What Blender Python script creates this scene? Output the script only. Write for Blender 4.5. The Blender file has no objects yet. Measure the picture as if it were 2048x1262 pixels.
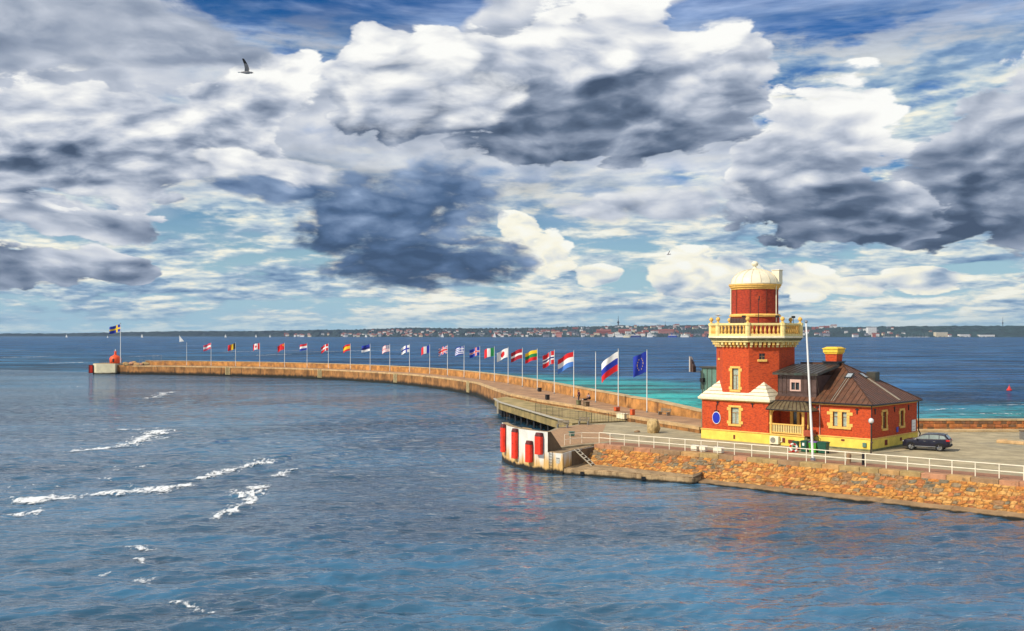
import bpy, bmesh, math, random
import numpy as np
from mathutils import Vector, Matrix
PI = math.pi
SC = bpy.context.scene
COL = SC.collection
H = 15.0            # camera height over the water
YARD = 2.5          # level of the yard round the pilot house
WALK = 3.3          # level of the pier walkway
def sl(c):          # one sRGB byte value to linear
    c /= 255.0
    return c/12.92 if c <= 0.04045 else ((c+0.055)/1.055)**2.4
def rgb(r, g, b, a=1.0):
    return (sl(r), sl(g), sl(b), a)

# ------------------------------------------------------------------ camera
cam = bpy.data.cameras.new('camera'); cam.lens = 36.0*2000/2048; cam.sensor_width = 36.0
cam.shift_y = 37.0/2048; cam.clip_start = 0.5; cam.clip_end = 60000
camo = bpy.data.objects.new('camera', cam); COL.objects.link(camo)
camo.location = (0, 0, H); camo.rotation_euler = (PI/2, 0, 0)
SC.camera = camo
SC.render.engine = 'CYCLES'
SC.cycles.use_denoising = True
SC.cycles.max_bounces = 5; SC.cycles.diffuse_bounces = 2; SC.cycles.glossy_bounces = 3
SC.cycles.use_adaptive_sampling = True; SC.cycles.adaptive_threshold = 0.015
SC.cycles.transparent_max_bounces = 8; SC.cycles.volume_bounces = 0
SC.cycles.sample_clamp_indirect = 6.0
vs = SC.view_settings
vs.view_transform = 'Standard'; vs.look = 'None'; vs.gamma = 1.0; vs.exposure = 0.25; vs.use_curve_mapping = False

# ------------------------------------------------------------------ node helpers
class E:            # a float or vector socket with arithmetic
    def __init__(s, nt, sock): s.nt, s.k = nt, sock
    def _m(s, op, *o, clamp=False):
        n = s.nt.nodes.new('ShaderNodeMath'); n.operation = op; n.use_clamp = clamp
        for i, x in enumerate((s,)+o):
            if isinstance(x, E): s.nt.links.new(x.k, n.inputs[i])
            else: n.inputs[i].default_value = x
        return E(s.nt, n.outputs[0])
    def __add__(s, o): return s._m('ADD', o)
    __radd__ = __add__
    def __mul__(s, o): return s._m('MULTIPLY', o)
    __rmul__ = __mul__
    def __sub__(s, o): return s._m('SUBTRACT', o)
    def __rsub__(s, o): return (s*-1.0)+o
    def __truediv__(s, o): return s._m('DIVIDE', o)
    def max(s, o): return s._m('MAXIMUM', o)
    def min(s, o): return s._m('MINIMUM', o)
    def smax(s, o, k): return s._m('SMOOTH_MAX', o, k)
    def pow(s, o): return s._m('POWER', o)
    def sqrt(s): return s._m('SQRT')
    def sin(s): return s._m('SINE')
    def atan2(s, o): return s._m('ARCTAN2', o)
    def clamp(s): return s._m('ADD', 0.0, clamp=True)
    def ss(s, a, b, lo=0.0, hi=1.0, mode='SMOOTHSTEP'):
        n = s.nt.nodes.new('ShaderNodeMapRange'); n.interpolation_type = mode; n.clamp = True
        s.nt.links.new(s.k, n.inputs['Value'])
        for nm, v in (('From Min', a), ('From Max', b), ('To Min', lo), ('To Max', hi)):
            if isinstance(v, E): s.nt.links.new(v.k, n.inputs[nm])
            else: n.inputs[nm].default_value = v
        return E(s.nt, n.outputs['Result'])
    def lin(s, a, b, lo=0.0, hi=1.0): return s.ss(a, b, lo, hi, 'LINEAR')
def put(nt, v, sock):
    if isinstance(v, E): nt.links.new(v.k, sock)
    else: sock.default_value = v
def xyz(nt, x, y, z):
    n = nt.nodes.new('ShaderNodeCombineXYZ')
    for i, v in enumerate((x, y, z)): put(nt, v, n.inputs[i])
    return E(nt, n.outputs[0])
def sep(e):
    n = e.nt.nodes.new('ShaderNodeSeparateXYZ'); e.nt.links.new(e.k, n.inputs[0])
    return [E(e.nt, o) for o in n.outputs]
def vmath(e, op, o=None, scale=None):
    n = e.nt.nodes.new('ShaderNodeVectorMath'); n.operation = op
    e.nt.links.new(e.k, n.inputs[0])
    if o is not None: put(e.nt, o, n.inputs[1])
    if scale is not None: put(e.nt, scale, n.inputs['Scale'])
    return E(e.nt, n.outputs['Value'] if op in ('LENGTH', 'DOT_PRODUCT', 'DISTANCE') else n.outputs[0])
def noise(nt, vec, scale, detail=4, rough=0.5, dist=0.0, lac=2.0, col=False, kind='FBM'):
    n = nt.nodes.new('ShaderNodeTexNoise'); n.noise_dimensions = '3D'; n.noise_type = kind
    n.normalize = True if kind == 'FBM' else n.normalize
    if vec is not None: nt.links.new(vec.k, n.inputs['Vector'])
    for k, v in (('Scale', scale), ('Detail', detail), ('Roughness', rough), ('Distortion', dist), ('Lacunarity', lac)):
        n.inputs[k].default_value = v
    return E(nt, n.outputs['Color' if col else 'Fac'])
def voro(nt, vec, scale, detail=0, rough=0.5, feature='F1', rnd=1.0, out='Distance'):
    n = nt.nodes.new('ShaderNodeTexVoronoi'); n.voronoi_dimensions = '3D'; n.feature = feature
    if vec is not None: nt.links.new(vec.k, n.inputs['Vector'])
    n.inputs['Scale'].default_value = scale
    if 'Detail' in n.inputs: n.inputs['Detail'].default_value = detail; n.inputs['Roughness'].default_value = rough
    n.inputs['Randomness'].default_value = rnd
    return E(nt, n.outputs[out])
def mix(nt, f, a, b, mode='MIX'):
    n = nt.nodes.new('ShaderNodeMix'); n.data_type = 'RGBA'; n.blend_type = mode; n.clamp_factor = True
    put(nt, f, n.inputs[0])
    for v, s in ((a, n.inputs[6]), (b, n.inputs[7])): put(nt, v, s)
    return E(nt, n.outputs[2])
def ramp(nt, f, stops, mode='LINEAR'):
    n = nt.nodes.new('ShaderNodeValToRGB'); n.color_ramp.interpolation = mode
    el = n.color_ramp.elements
    while len(el) < len(stops): el.new(0.5)
    for e_, (p, c) in zip(el, stops): e_.position = p; e_.color = c
    nt.links.new(f.k, n.inputs[0])
    return E(nt, n.outputs[0])
# ------------------------------------------------------------------ world: Nishita sky with cumulus
SUN_AZ, SUN_EL = math.radians(238), math.radians(40)   # compass-style, 0 = +Y, clockwise; from the left, behind the viewer
sun_dir = Vector((math.sin(SUN_AZ)*math.cos(SUN_EL), math.cos(SUN_AZ)*math.cos(SUN_EL), math.sin(SUN_EL)))
SKY = 0.10
def build_world():
    w = bpy.data.worlds.new('World'); SC.world = w; w.use_nodes = True
    w.cycles.sampling_method = 'MANUAL'; w.cycles.sample_map_resolution = 256
    nt = w.node_tree; nt.nodes.clear()
    out = nt.nodes.new('ShaderNodeOutputWorld'); bg = nt.nodes.new('ShaderNodeBackground')
    nt.links.new(bg.outputs[0], out.inputs[0]); bg.inputs['Strength'].default_value = SKY
    st = nt.nodes.new('ShaderNodeTexSky'); st.sky_type = 'NISHITA'; st.sun_disc = False
    st.sun_elevation = SUN_EL; st.sun_rotation = SUN_AZ; st.altitude = 0; st.air_density = 1.0; st.dust_density = 0.5; st.ozone_density = 3.0
    tc = nt.nodes.new('ShaderNodeTexCoord')
    d = E(nt, tc.outputs['Generated'])
    x, y, z = sep(d)
    hor = (x*x + y*y).sqrt().max(1e-4)
    t = (z/hor).max(0.0).min(3.0)          # tangent of the elevation
    az = x.atan2(y)                        # 0 straight ahead
    hx, hy = x/hor, y/hor
    # cloud coordinates: seamless all round, features shrinking a little towards the horizon
    inv = (t + 0.42)*1.6
    P = xyz(nt, hx/inv, hy/inv, (t + 0.10).pow(0.75)*1.75)
    w1 = noise(nt, P, 4.0, 3, 0.55, col=True)            # one warp shared by every cloud
    w1 = vmath(w1, 'SUBTRACT', (0.5, 0.5, 0.5))
    PW = vmath(P, 'ADD', vmath(w1, 'SCALE', scale=0.10))
    f_hi = noise(nt, PW, 7.0, 6, 0.56)
    f_lo = noise(nt, PW, 2.6, 2, 0.5)
    vo = voro(nt, PW, 13.0)
    vb = voro(nt, PW, 29.0)
    # the same fields a little towards the sun (up and to the left)
    P2 = vmath(PW, 'ADD', (-0.016, 0.0, 0.024))
    f_hi2 = noise(nt, P2, 7.0, 5, 0.56)
    vo2 = voro(nt, P2, 13.0)
    vb2 = voro(nt, P2, 29.0)
    bil = f_hi + (0.5 - vo)*0.30 + (0.5 - vb)*0.20
    relief = bil - (f_hi2 + (0.5 - vo2)*0.30 + (0.5 - vb2)*0.20)     # >0 on faces turned to the sun
    f0 = bil - 0.5
    fe = noise(nt, PW, 26.0, 5, 0.6) - 0.5
    f1 = (f_lo - 0.5)*0.55
    wx, wy, wz = sep(w1)
    ca = az + wx*(t + 0.15)*0.34
    ct = t + wz*(t + 0.10)*0.22
    Q = xyz(nt, ca, ct, 0.0)
    def S(px, py):
        a = math.atan((px-1024)/2000.0)
        return a, (668-py)/2000.0*math.cos(a)
    def field(ells):
        fld = None
        for (px, py, rx, ry) in ells:
            a, tt = S(px, py); sx, sy = 2000.0/rx, 2000.0/ry
            n = nt.nodes.new('ShaderNodeVectorMath'); n.operation = 'MULTIPLY_ADD'
            nt.links.new(Q.k, n.inputs[0]); n.inputs[1].default_value = (sx, sy, 0); n.inputs[2].default_value = (-a*sx, -tt*sy, 0)
            v = E(nt, n.outputs[0]); e_ = vmath(v, 'DOT_PRODUCT', v)
            fld = e_ if fld is None else fld._m('SMOOTH_MIN', e_, 0.4)
        return 1.0 - fld.min(4.0)
    K = 0.84/SKY
    def k(c, m=1.0): return (c[0]*K*m, c[1]*K*m, c[2]*K*m, 1)
    sky = E(nt, st.outputs[0])
    hs = nt.nodes.new('ShaderNodeHueSaturation'); hs.inputs['Saturation'].default_value = SKY_SAT; hs.inputs['Hue'].default_value = 0.515; hs.inputs['Value'].default_value = SKY_VAL
    nt.links.new(sky.k, hs.inputs['Color']); sky = E(nt, hs.outputs[0])
    cir = noise(nt, xyz(nt, hx*1.2 + t*0.8, hy*1.2, t*7.0), 3.4, 5, 0.62, dist=0.3)
    col = mix(nt, cir.ss(0.38, 0.74)*t.ss(0.05, 0.2)*0.8, sky, k(rgb(190, 212, 250)))
    col = mix(nt, t.ss(0.0, 0.17, 0.95, 0.0), col, k(rgb(166, 204, 222)))     # pale air towards the horizon
    GREY = [(0.0, (58, 74, 98)), (0.2, (96, 112, 136)), (0.42, (148, 160, 180)), (0.62, (196, 203, 216)), (0.80, (230, 232, 235)), (0.93, (250, 250, 247)), (1.0, (255, 255, 251))]
    BLUE = [(0.0, (50, 72, 102)), (0.22, (80, 106, 142)), (0.45, (128, 151, 184)), (0.7, (186, 203, 230)), (0.88, (246, 246, 244)), (1.0, (255, 255, 250))]
    WARM = [(0.0, (96, 122, 156)), (0.3, (158, 178, 200)), (0.55, (220, 225, 226)), (0.78, (254, 250, 230)), (1.0, (255, 255, 246))]
    def layer(col, alpha, light, stops=GREY):
        c = ramp(nt, light, [(p, rgb(*q)) for p, q in stops])
        return mix(nt, alpha, col, vmath(c, 'SCALE', scale=K))
    # low far banks: flat bands, cream above, blue-grey below
    tb = (t + 0.03).pow(0.5)*21.0
    Pb = vmath(xyz(nt, hx*3.6/(t + 0.30), hy*3.6/(t + 0.30), tb), 'ADD', vmath(w1, 'SCALE', scale=0.35))
    b1 = noise(nt, Pb, 1.25, 6, 0.58)
    b2 = noise(nt, vmath(Pb, 'ADD', (-0.06, 0.0, 0.16)), 1.25, 4, 0.58)
    bm = b1.ss(0.36, 0.50)*t.ss(0.0, 0.03, 0.35, 1.0)
    col = layer(col, bm*t.ss(0.34, 0.2), ((b1-b2)*3.0 + 0.56 + f0*0.3 + (f_lo-0.5)*0.9).clamp(),
                [(0.0, (92, 126, 164)), (0.35, (146, 174, 200)), (0.6, (204, 218, 222)), (0.8, (246, 244, 228)), (1.0, (255, 254, 240))])
    # broken cumulus all round
    gap = field([(660, -10, 250, 110), (1790, 50, 360, 190), (2010, 100, 190, 130), (1775, 395, 60, 60)])
    gm = f_lo*0.9 + bil*0.45 - gap.ss(-1.2, 1.0)*0.55
    col = layer(col, gm.ss(0.50, 0.62)*t.ss(0.08, 0.2), (relief*REL*0.8 + 0.66 - (gm-0.62)*1.3).clamp())
    def hero(col, ells, ytop, ybase, lo, hi, soft=0.26, amp=3.0, rel=1.0, stops=GREY, edge=0.2, op=1.0):
        fld = field(ells) + f0*amp + fe*1.5
        g = ct.lin((668-ybase)/2000.0, (668-ytop)/2000.0, lo, hi)
        al = fld.ss(0.0, soft)*op
        return layer(col, al, (g + relief*(rel*REL)*al.ss(0.0, 1.0) + fld.ss(0.0, 1.1, edge, 0.0) + f0*0.34 + f1 + fe*0.30).max(0.05).clamp(), stops)
    # far right mass and right cumulus
    col = hero(col, [(1990, 380, 190, 120), (1960, 450, 190, 60), (2150, 300, 200, 200), (1960, 270, 80, 80)], 160, 500, 0.12, 0.70)
    col = hero(col, [(1620, 230, 130, 80), (1650, 330, 130, 90), (1640, 430, 190, 75), (1540, 300, 70, 50), (1740, 450, 110, 50)], 170, 505, 0.10, 0.92, rel=1.2)
    col = hero(col, [(1360, 410, 180, 45), (1230, 420, 110, 40)], 340, 470, 0.34, 0.74, soft=0.9)
    # low bright heads
    col = hero(col, [(1370, 555, 90, 50), (1050, 470, 50, 50), (1110, 510, 60, 45), (1590, 560, 80, 40), (1190, 550, 50, 30), (1480, 545, 50, 40), (1720, 570, 60, 20), (1850, 560, 70, 26)], 500, 610, 0.34, 0.80, stops=WARM, rel=1.5, edge=0.1)
    # left half: banks of white and grey
    col = hero(col, [(60, 530, 170, 50), (230, 540, 70, 34), (190, 450, 160, 30), (30, 430, 120, 50)], 380, 580, 0.22, 0.66)
    col = hero(col, [(250, 290, 230, 110), (60, 250, 130, 150), (480, 200, 130, 90), (420, 290, 160, 70), (560, 140, 90, 60)], 70, 400, 0.34, 0.84, rel=1.7)
    # dark blue-grey cloud in the middle
    col = hero(col, [(760, 420, 230, 90), (560, 380, 150, 34), (450, 378, 60, 16), (820, 515, 200, 60), (960, 520, 130, 60), (900, 400, 140, 90), (660, 470, 100, 50)], 300, 575, 0.05, 0.42, soft=0.7, amp=2.0, rel=0.7, stops=BLUE, edge=0.05)
    col = hero(col, [(600, 345, 90, 30), (470, 330, 70, 30)], 310, 390, 0.4, 0.8, soft=0.7)
    # the great cloud in the centre
    col = hero(col, [(800, 190, 150, 110), (740, 90, 60, 50), (850, 110, 70, 60), (1000, 180, 180, 130), (1200, 150, 240, 170), (1400, 160, 130, 130), (1250, 260, 220, 80), (1060, 280, 160, 60)], 20, 345, 0.04, 0.78, rel=1.3)
    col = hero(col, [(790, 200, 130, 80), (740, 95, 55, 50), (850, 110, 70, 60), (930, 210, 90, 60), (1420, 70, 70, 50)], 20, 330, 0.42, 0.98, soft=0.9, rel=1.2)
    # grey cloud overhead at the left
    col = hero(col, [(300, 50, 260, 80), (60, 40, 200, 90), (450, 90, 90, 40)], -60, 150, 0.36, 0.62, soft=0.8, rel=0.6, edge=0.12)
    nt.links.new(col.k, bg.inputs['Color'])
SKY_SAT, SKY_VAL, REL = 1.75, 0.62, 1.2
build_world()
sun = bpy.data.lights.new('sun', 'SUN'); sun.energy = 4.0; sun.angle = math.radians(0.6); sun.color = (1.0, 0.90, 0.75)
suno = bpy.data.objects.new('sun', sun); COL.objects.link(suno)
suno.rotation_euler = sun_dir.to_track_quat('Z', 'Y').to_euler()
# ------------------------------------------------------------------ mesh helpers
rnd = random.Random(7)
class MB:
    def __init__(s): s.v, s.f, s.m, s.c = [], [], [], []
    def add(s, vs, fs, mi=0):
        o = len(s.v); s.v += [tuple(p) for p in vs]
        s.f += [tuple(i+o for i in f) for f in fs]; s.m += [mi]*len(fs)
        return s
    def box(s, x0, x1, y0, y1, z0, z1, mi=0):
        return s.add([(x0,y0,z0),(x1,y0,z0),(x1,y1,z0),(x0,y1,z0),(x0,y0,z1),(x1,y0,z1),(x1,y1,z1),(x0,y1,z1)],
                     [(0,3,2,1),(4,5,6,7),(0,1,5,4),(1,2,6,5),(2,3,7,6),(3,0,4,7)], mi)
    def prism(s, poly, z0, z1, mi=0, top=None, inset=0.0):      # poly counter-clockwise; z may be lists
        n = len(poly)
        a = sum(poly[i][0]*poly[(i+1)%n][1]-poly[(i+1)%n][0]*poly[i][1] for i in range(n))
        if a < 0:
            poly = poly[::-1]; top = top[::-1] if top else None
            if isinstance(z0, list): z0 = z0[::-1]
            if isinstance(z1, list): z1 = z1[::-1]
        tp = top or poly
        Z0 = z0 if isinstance(z0, list) else [z0]*n; Z1 = z1 if isinstance(z1, list) else [z1]*n
        vs = [(p[0], p[1], Z0[i]) for i, p in enumerate(poly)]+[(p[0], p[1], Z1[i]) for i, p in enumerate(tp)]
        fs = [tuple(range(n-1, -1, -1)), tuple(range(n, 2*n))]+[(i, (i+1) % n, n+(i+1) % n, n+i) for i in range(n)]
        return s.add(vs, fs, mi)
    def tube(s, p, q, r0, r1=None, n=8, mi=0):
        r1 = r0 if r1 is None else r1
        p, q = Vector(p), Vector(q); d = (q-p).normalized()
        a = d.orthogonal().normalized(); b = d.cross(a)
        vs = []
        for c, r in ((p, r0), (q, r1)):
            for i in range(n):
                t = 2*PI*i/n; vs.append(c+a*math.cos(t)*r+b*math.sin(t)*r)
        return s.add(vs, [tuple(range(n-1, -1, -1)), tuple(range(n, 2*n))]+[(i, (i+1) % n, n+(i+1) % n, n+i) for i in range(n)], mi)
    def path(s, pts, r, n=6, mi=0):
        for a, b in zip(pts[:-1], pts[1:]): s.tube(a, b, r, r, n, mi)
        return s
    def lathe(s, prof, n=24, c=(0, 0, 0), mi=0, a0=0.0, a1=2*PI):
        full = abs(a1-a0-2*PI) < 1e-6; cols = n if full else n+1
        vs = [(c[0]+r*math.cos(a0+(a1-a0)*i/n), c[1]+r*math.sin(a0+(a1-a0)*i/n), c[2]+z) for (r, z) in prof for i in range(cols)]
        fs = []
        for j in range(len(prof)-1):
            for i in range(n):
                k = (i+1) % cols
                fs.append((j*cols+i, j*cols+k, (j+1)*cols+k, (j+1)*cols+i))
        return s.add(vs, fs, mi)
    def sphere(s, c, r, n=12, m=8, mi=0, sq=(1, 1, 1)):
        pr = [(max(1e-4, math.sin(PI*j/m)), -math.cos(PI*j/m)) for j in range(m+1)]
        o = len(s.v); s.lathe(pr, n, (0, 0, 0), mi)
        for i in range(o, len(s.v)):
            x, y, z = s.v[i]; s.v[i] = (c[0]+x*r*sq[0], c[1]+y*r*sq[1], c[2]+z*r*sq[2])
        return s
    def xf(s, M):
        s.v = [tuple(M @ Vector(p)) for p in s.v]; return s
    def mesh(s, name, mats):
        me = bpy.data.meshes.new(name); me.from_pydata(s.v, [], s.f)
        for m in (mats if isinstance(mats, (list, tuple)) else [mats]): me.materials.append(m)
        if any(s.m): me.polygons.foreach_set('material_index', s.m)
        me.update(); return me
    def build(s, name, mats, parent=None, smooth=False, loc=None):
        me = s.mesh(name, mats)
        if smooth: me.polygons.foreach_set('use_smooth', [True]*len(me.polygons))
        return link(name, me, parent, loc)
def link(name, me, parent=None, loc=None, rz=0.0):
    o = bpy.data.objects.new(name, me); COL.objects.link(o)
    if parent is not None: o.parent = parent
    if loc is not None: o.location = loc
    if rz: o.rotation_euler = (0, 0, rz)
    return o
def tag(o, label, cat, group=None):
    o['label'] = label; o['category'] = cat
    if group: o['group'] = group
    return o
def thing(name, label, cat, loc=(0, 0, 0), rz=0.0, group=None):
    o = link(name, None, None, loc, rz); return tag(o, label, cat, group)
def structure(o): o['kind'] = 'structure'; return o
def stuff(o, label=None):
    o['kind'] = 'stuff'
    if label: o['label'] = label
    return o
def smooth(o, ang=40):
    me = o.data; me.polygons.foreach_set('use_smooth', [True]*len(me.polygons))
    me.set_sharp_from_angle(angle=math.radians(ang)); return o
def bevel(o, w, seg=1):
    m = o.modifiers.new('bevel', 'BEVEL'); m.width = w; m.segments = seg; m.limit_method = 'ANGLE'; return o

# ------------------------------------------------------------------ materials
MATS = {}
def material(name, base, rough=0.7, var=0.25, scale=3.0, bump=0.0, bscale=None, metal=0.0, spec=0.4, dirt=None, dirts=(0.55, 0.75), dscale=0.8, coat=0.0, fn=None, detail=5):
    if name in MATS: return MATS[name]
    m = bpy.data.materials.new(name); m.use_nodes = True; nt = m.node_tree; MATS[name] = m
    b = nt.nodes['Principled BSDF']
    tc = nt.nodes.new('ShaderNodeTexCoord'); P = E(nt, tc.outputs['Object'])
    n1 = noise(nt, P, scale, detail, 0.6)
    c0 = tuple(min(1, v*(1-var)) for v in base[:3])+(1,); c1 = tuple(min(1, v*(1+var)) for v in base[:3])+(1,)
    c = mix(nt, n1.ss(0.3, 0.7), c0, c1)
    if dirt is not None:
        n2 = noise(nt, P, dscale, 6, 0.62)
        c = mix(nt, n2.ss(*dirts), c, dirt)
    hgt = None
    if fn: c, hgt = fn(nt, P, tc, c, n1)
    nt.links.new(c.k, b.inputs['Base Color'])
    b.inputs['Roughness'].default_value = rough; b.inputs['Metallic'].default_value = metal
    b.inputs['Specular IOR Level'].default_value = spec; b.inputs['Coat Weight'].default_value = coat
    if bump or hgt is not None:
        bp = nt.nodes.new('ShaderNodeBump'); bp.inputs['Strength'].default_value = 0.8; bp.inputs['Distance'].default_value = bump or 0.01
        h = hgt if hgt is not None else noise(nt, P, bscale or scale*6, 5, 0.6)
        nt.links.new(h.k, bp.inputs['Height']); nt.links.new(bp.outputs[0], b.inputs['Normal'])
    return m
def brick_fn(bw, bh, c1, c2, mort, drum=0.0, mix_old=0.35, soot=0.25):
    def fn(nt, P, tc, c, n1):
        x, y, z = sep(P)
        if drum: u = y.atan2(x)*drum
        else:
            nx, ny, nz = sep(E(nt, tc.outputs['Normal'])); u = y*nx - x*ny
        n = nt.nodes.new('ShaderNodeTexBrick'); nt.links.new(xyz(nt, u, z, 0.0).k, n.inputs['Vector'])
        n.inputs['Color1'].default_value = c1; n.inputs['Color2'].default_value = c2; n.inputs['Mortar'].default_value = mort
        n.inputs['Scale'].default_value = 1.0; n.inputs['Brick Width'].default_value = bw; n.inputs['Row Height'].default_value = bh
        n.inputs['Mortar Size'].default_value = 0.012; n.inputs['Bias'].default_value = -0.1
        cc = mix(nt, mix_old, E(nt, n.outputs['Color']), c)
        w = noise(nt, xyz(nt, x*3.0, y*3.0, z*7.0), 1.0, 6, 0.7)
        cc = mix(nt, w.ss(0.46, 0.66, 0.0, 0.35+soot*0.9), cc, (0.13, 0.014, 0.010, 1))
        pale = noise(nt, P, 0.7, 5, 0.6)
        cc = mix(nt, pale.ss(0.56, 0.8, 0.0, 0.5), cc, (0.66, 0.13, 0.03, 1))
        return cc, (1.0 - E(nt, n.outputs['Fac']))
    return fn
def wet_fn(z0, z1, dark=(0.012, 0.012, 0.008, 1), streak=None, rag=1.6):       # a dark tide line above the water, uneven
    def fn(nt, P, tc, c, n1):
        g = nt.nodes.new('ShaderNodeNewGeometry'); x, y, z = sep(E(nt, g.outputs['Position']))
        nz = noise(nt, xyz(nt, x*0.9, y*0.9, z*0.3), 1.0, 5, 0.65)
        if streak is not None:
            sk = noise(nt, xyz(nt, x*1.7, y*1.7, z*0.12), 1.0, 4, 0.7)
            c = mix(nt, sk.ss(0.50, 0.66, 0.0, 0.75), c, streak)
        k_ = (z + (nz-0.5)*rag).ss(z0, z1, 1.0, 0.0)
        return mix(nt, k_, c, dark), noise(nt, P, 5.0, 6, 0.65)
    return fn
BRICK = material('red_brick', (0.52, 0.058, 0.012), 0.85, 0.3, 5.0, bump=0.006, fn=brick_fn(0.27, 0.085, (0.66, 0.078, 0.010, 1), (0.50, 0.044, 0.009, 1), (0.42, 0.11, 0.035, 1)))
BRICKD = material('red_brick_drum', (0.40, 0.045, 0.016), 0.85, 0.3, 5.0, bump=0.006, fn=brick_fn(0.27, 0.085, (0.52, 0.050, 0.011, 1), (0.33, 0.028, 0.010, 1), (0.25, 0.05, 0.03, 1), drum=2.8, soot=0.5))
YELLOW = material('yellow_render', (0.78, 0.60, 0.10), 0.85, 0.10, 1.2, bump=0.004, bscale=9, dirt=(0.45, 0.30, 0.07, 1), dirts=(0.60, 0.85))
TRIM = material('ochre_trim', (0.76, 0.46, 0.115), 0.75, 0.14, 4.0, bump=0.004, bscale=20, dirt=(0.42, 0.22, 0.05, 1), dirts=(0.60, 0.85), dscale=2.0)
CREAM = material('cream_stone', (0.80, 0.73, 0.52), 0.75, 0.10, 3.0, bump=0.004, bscale=14, dirt=(0.48, 0.42, 0.28, 1), dirts=(0.60, 0.85), dscale=1.6)
PALEYEL = material('pale_yellow_stone', (0.76, 0.62, 0.26), 0.75, 0.10, 3.0, bump=0.004, bscale=14, dirt=(0.45, 0.34, 0.14, 1), dirts=(0.60, 0.85), dscale=2.0)
DOME = material('dome_metal', (0.76, 0.70, 0.52), 0.5, 0.06, 2.0, dirt=(0.52, 0.46, 0.32, 1), dirts=(0.62, 0.9), dscale=1.4)
COPPER = material('brown_roof_metal', (0.155, 0.068, 0.036), 0.42, 0.25, 1.5, metal=0.25, dirt=(0.10, 0.07, 0.045, 1), dirts=(0.5, 0.75), dscale=0.9)
COPPERD = material('dark_roof_metal', (0.06, 0.055, 0.045), 0.42, 0.3, 1.5, metal=0.25, dirt=(0.05, 0.09, 0.07, 1), dirts=(0.5, 0.7), dscale=0.7)
CLAD = material('dormer_cladding', (0.085, 0.05, 0.042), 0.5, 0.25, 2.0, metal=0.15)
SEAM = material('roof_seam', (0.07, 0.035, 0.022), 0.5, 0.2, 3.0, metal=0.2)
BLACK = material('black_metal', (0.015, 0.015, 0.017), 0.45, 0.2, 5.0)
GLASS = material('window_glass', (0.03, 0.04, 0.045), 0.05, 0.3, 1.0, spec=0.9)
CURT = material('window_curtain', (0.34, 0.40, 0.33), 0.25, 0.25, 6.0, spec=0.8)
REDDOOR = material('red_door', (0.45, 0.010, 0.022), 0.45, 0.12, 4.0)
WHITE = material('white_paint', (0.80, 0.80, 0.77), 0.45, 0.05, 4.0)
WHITED = material('white_rail_paint', (0.82, 0.76, 0.60), 0.5, 0.08, 2.0, dirt=(0.5, 0.3, 0.14, 1), dirts=(0.66, 0.85), dscale=3.0)
GREENM = material('green_sheet', (0.10, 0.20, 0.16), 0.5, 0.15, 2.0)
TEAL = material('bin_green', (0.012, 0.085, 0.055), 0.4, 0.15, 4.0)
LIME = material('bin_lime', (0.06, 0.30, 0.02), 0.4, 0.12, 4.0)
PURPLE = material('bin_lid_purple', (0.16, 0.10, 0.30), 0.4, 0.12, 4.0)
BLUESIGN = material('sign_blue', (0.012, 0.03, 0.42), 0.4, 0.08, 4.0)
GREYMET = material('grey_metal', (0.30, 0.31, 0.31), 0.4, 0.12, 5.0, metal=0.6)
# ------------------------------------------------------------------ pilot house with lighthouse tower
BX, BY, BR = 38.2, 106.4, -PI/4        # the house's near corner; local x to the right, y to the back
def bthing(name, label, cat): return thing(name, label, cat, (BX, BY, YARD), BR)
class Face:                            # a wall plane: a runs along, z up, d outwards
    def __init__(s, org, ax, nrm): s.o, s.a, s.n = Vector(org), Vector(ax), Vector(nrm)
    def p(s, a, z, d=0.0): return s.o+s.a*a+s.n*d+Vector((0, 0, z))
    def slab(s, mb, a0, a1, z0, z1, d0, d1, mi=0):
        v = [s.p(a, z, d) for d in (d0, d1) for (a, z) in ((a0, z0), (a1, z0), (a1, z1), (a0, z1))]
        f = [(0,3,2,1),(4,5,6,7),(0,1,5,4),(1,2,6,5),(2,3,7,6),(3,0,4,7)]
        if s.a.cross(Vector((0, 0, 1))).dot(s.n) < 0: f = [q[::-1] for q in f]
        return mb.add(v, f, mi)
    def wall(s, mb, a0, a1, z0, z1, holes, dep=0.22, mi=0):      # flat wall with real openings and reveals
        A = sorted({a0, a1, *[h[0] for h in holes], *[h[1] for h in holes]}); Z = sorted({z0, z1, *[h[2] for h in holes], *[h[3] for h in holes]})
        flip = s.a.cross(Vector((0, 0, 1))).dot(s.n) < 0
        def q(pts): mb.add(pts, [(3, 2, 1, 0) if flip else (0, 1, 2, 3)], mi)
        for i in range(len(A)-1):
            for j in range(len(Z)-1):
                ca, cz = (A[i]+A[i+1])/2, (Z[j]+Z[j+1])/2
                if any(h[0] < ca < h[1] and h[2] < cz < h[3] for h in holes): continue
                q([s.p(A[i], Z[j]), s.p(A[i+1], Z[j]), s.p(A[i+1], Z[j+1]), s.p(A[i], Z[j+1])])
        for (h0, h1, y0, y1) in holes:
            q([s.p(h0, y0), s.p(h1, y0), s.p(h1, y0, -dep), s.p(h0, y0, -dep)]); q([s.p(h1, y1), s.p(h0, y1), s.p(h0, y1, -dep), s.p(h1, y1, -dep)])
            q([s.p(h0, y1), s.p(h0, y0), s.p(h0, y0, -dep), s.p(h0, y1, -dep)]); q([s.p(h1, y0), s.p(h1, y1), s.p(h1, y1, -dep), s.p(h1, y0, -dep)])
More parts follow.
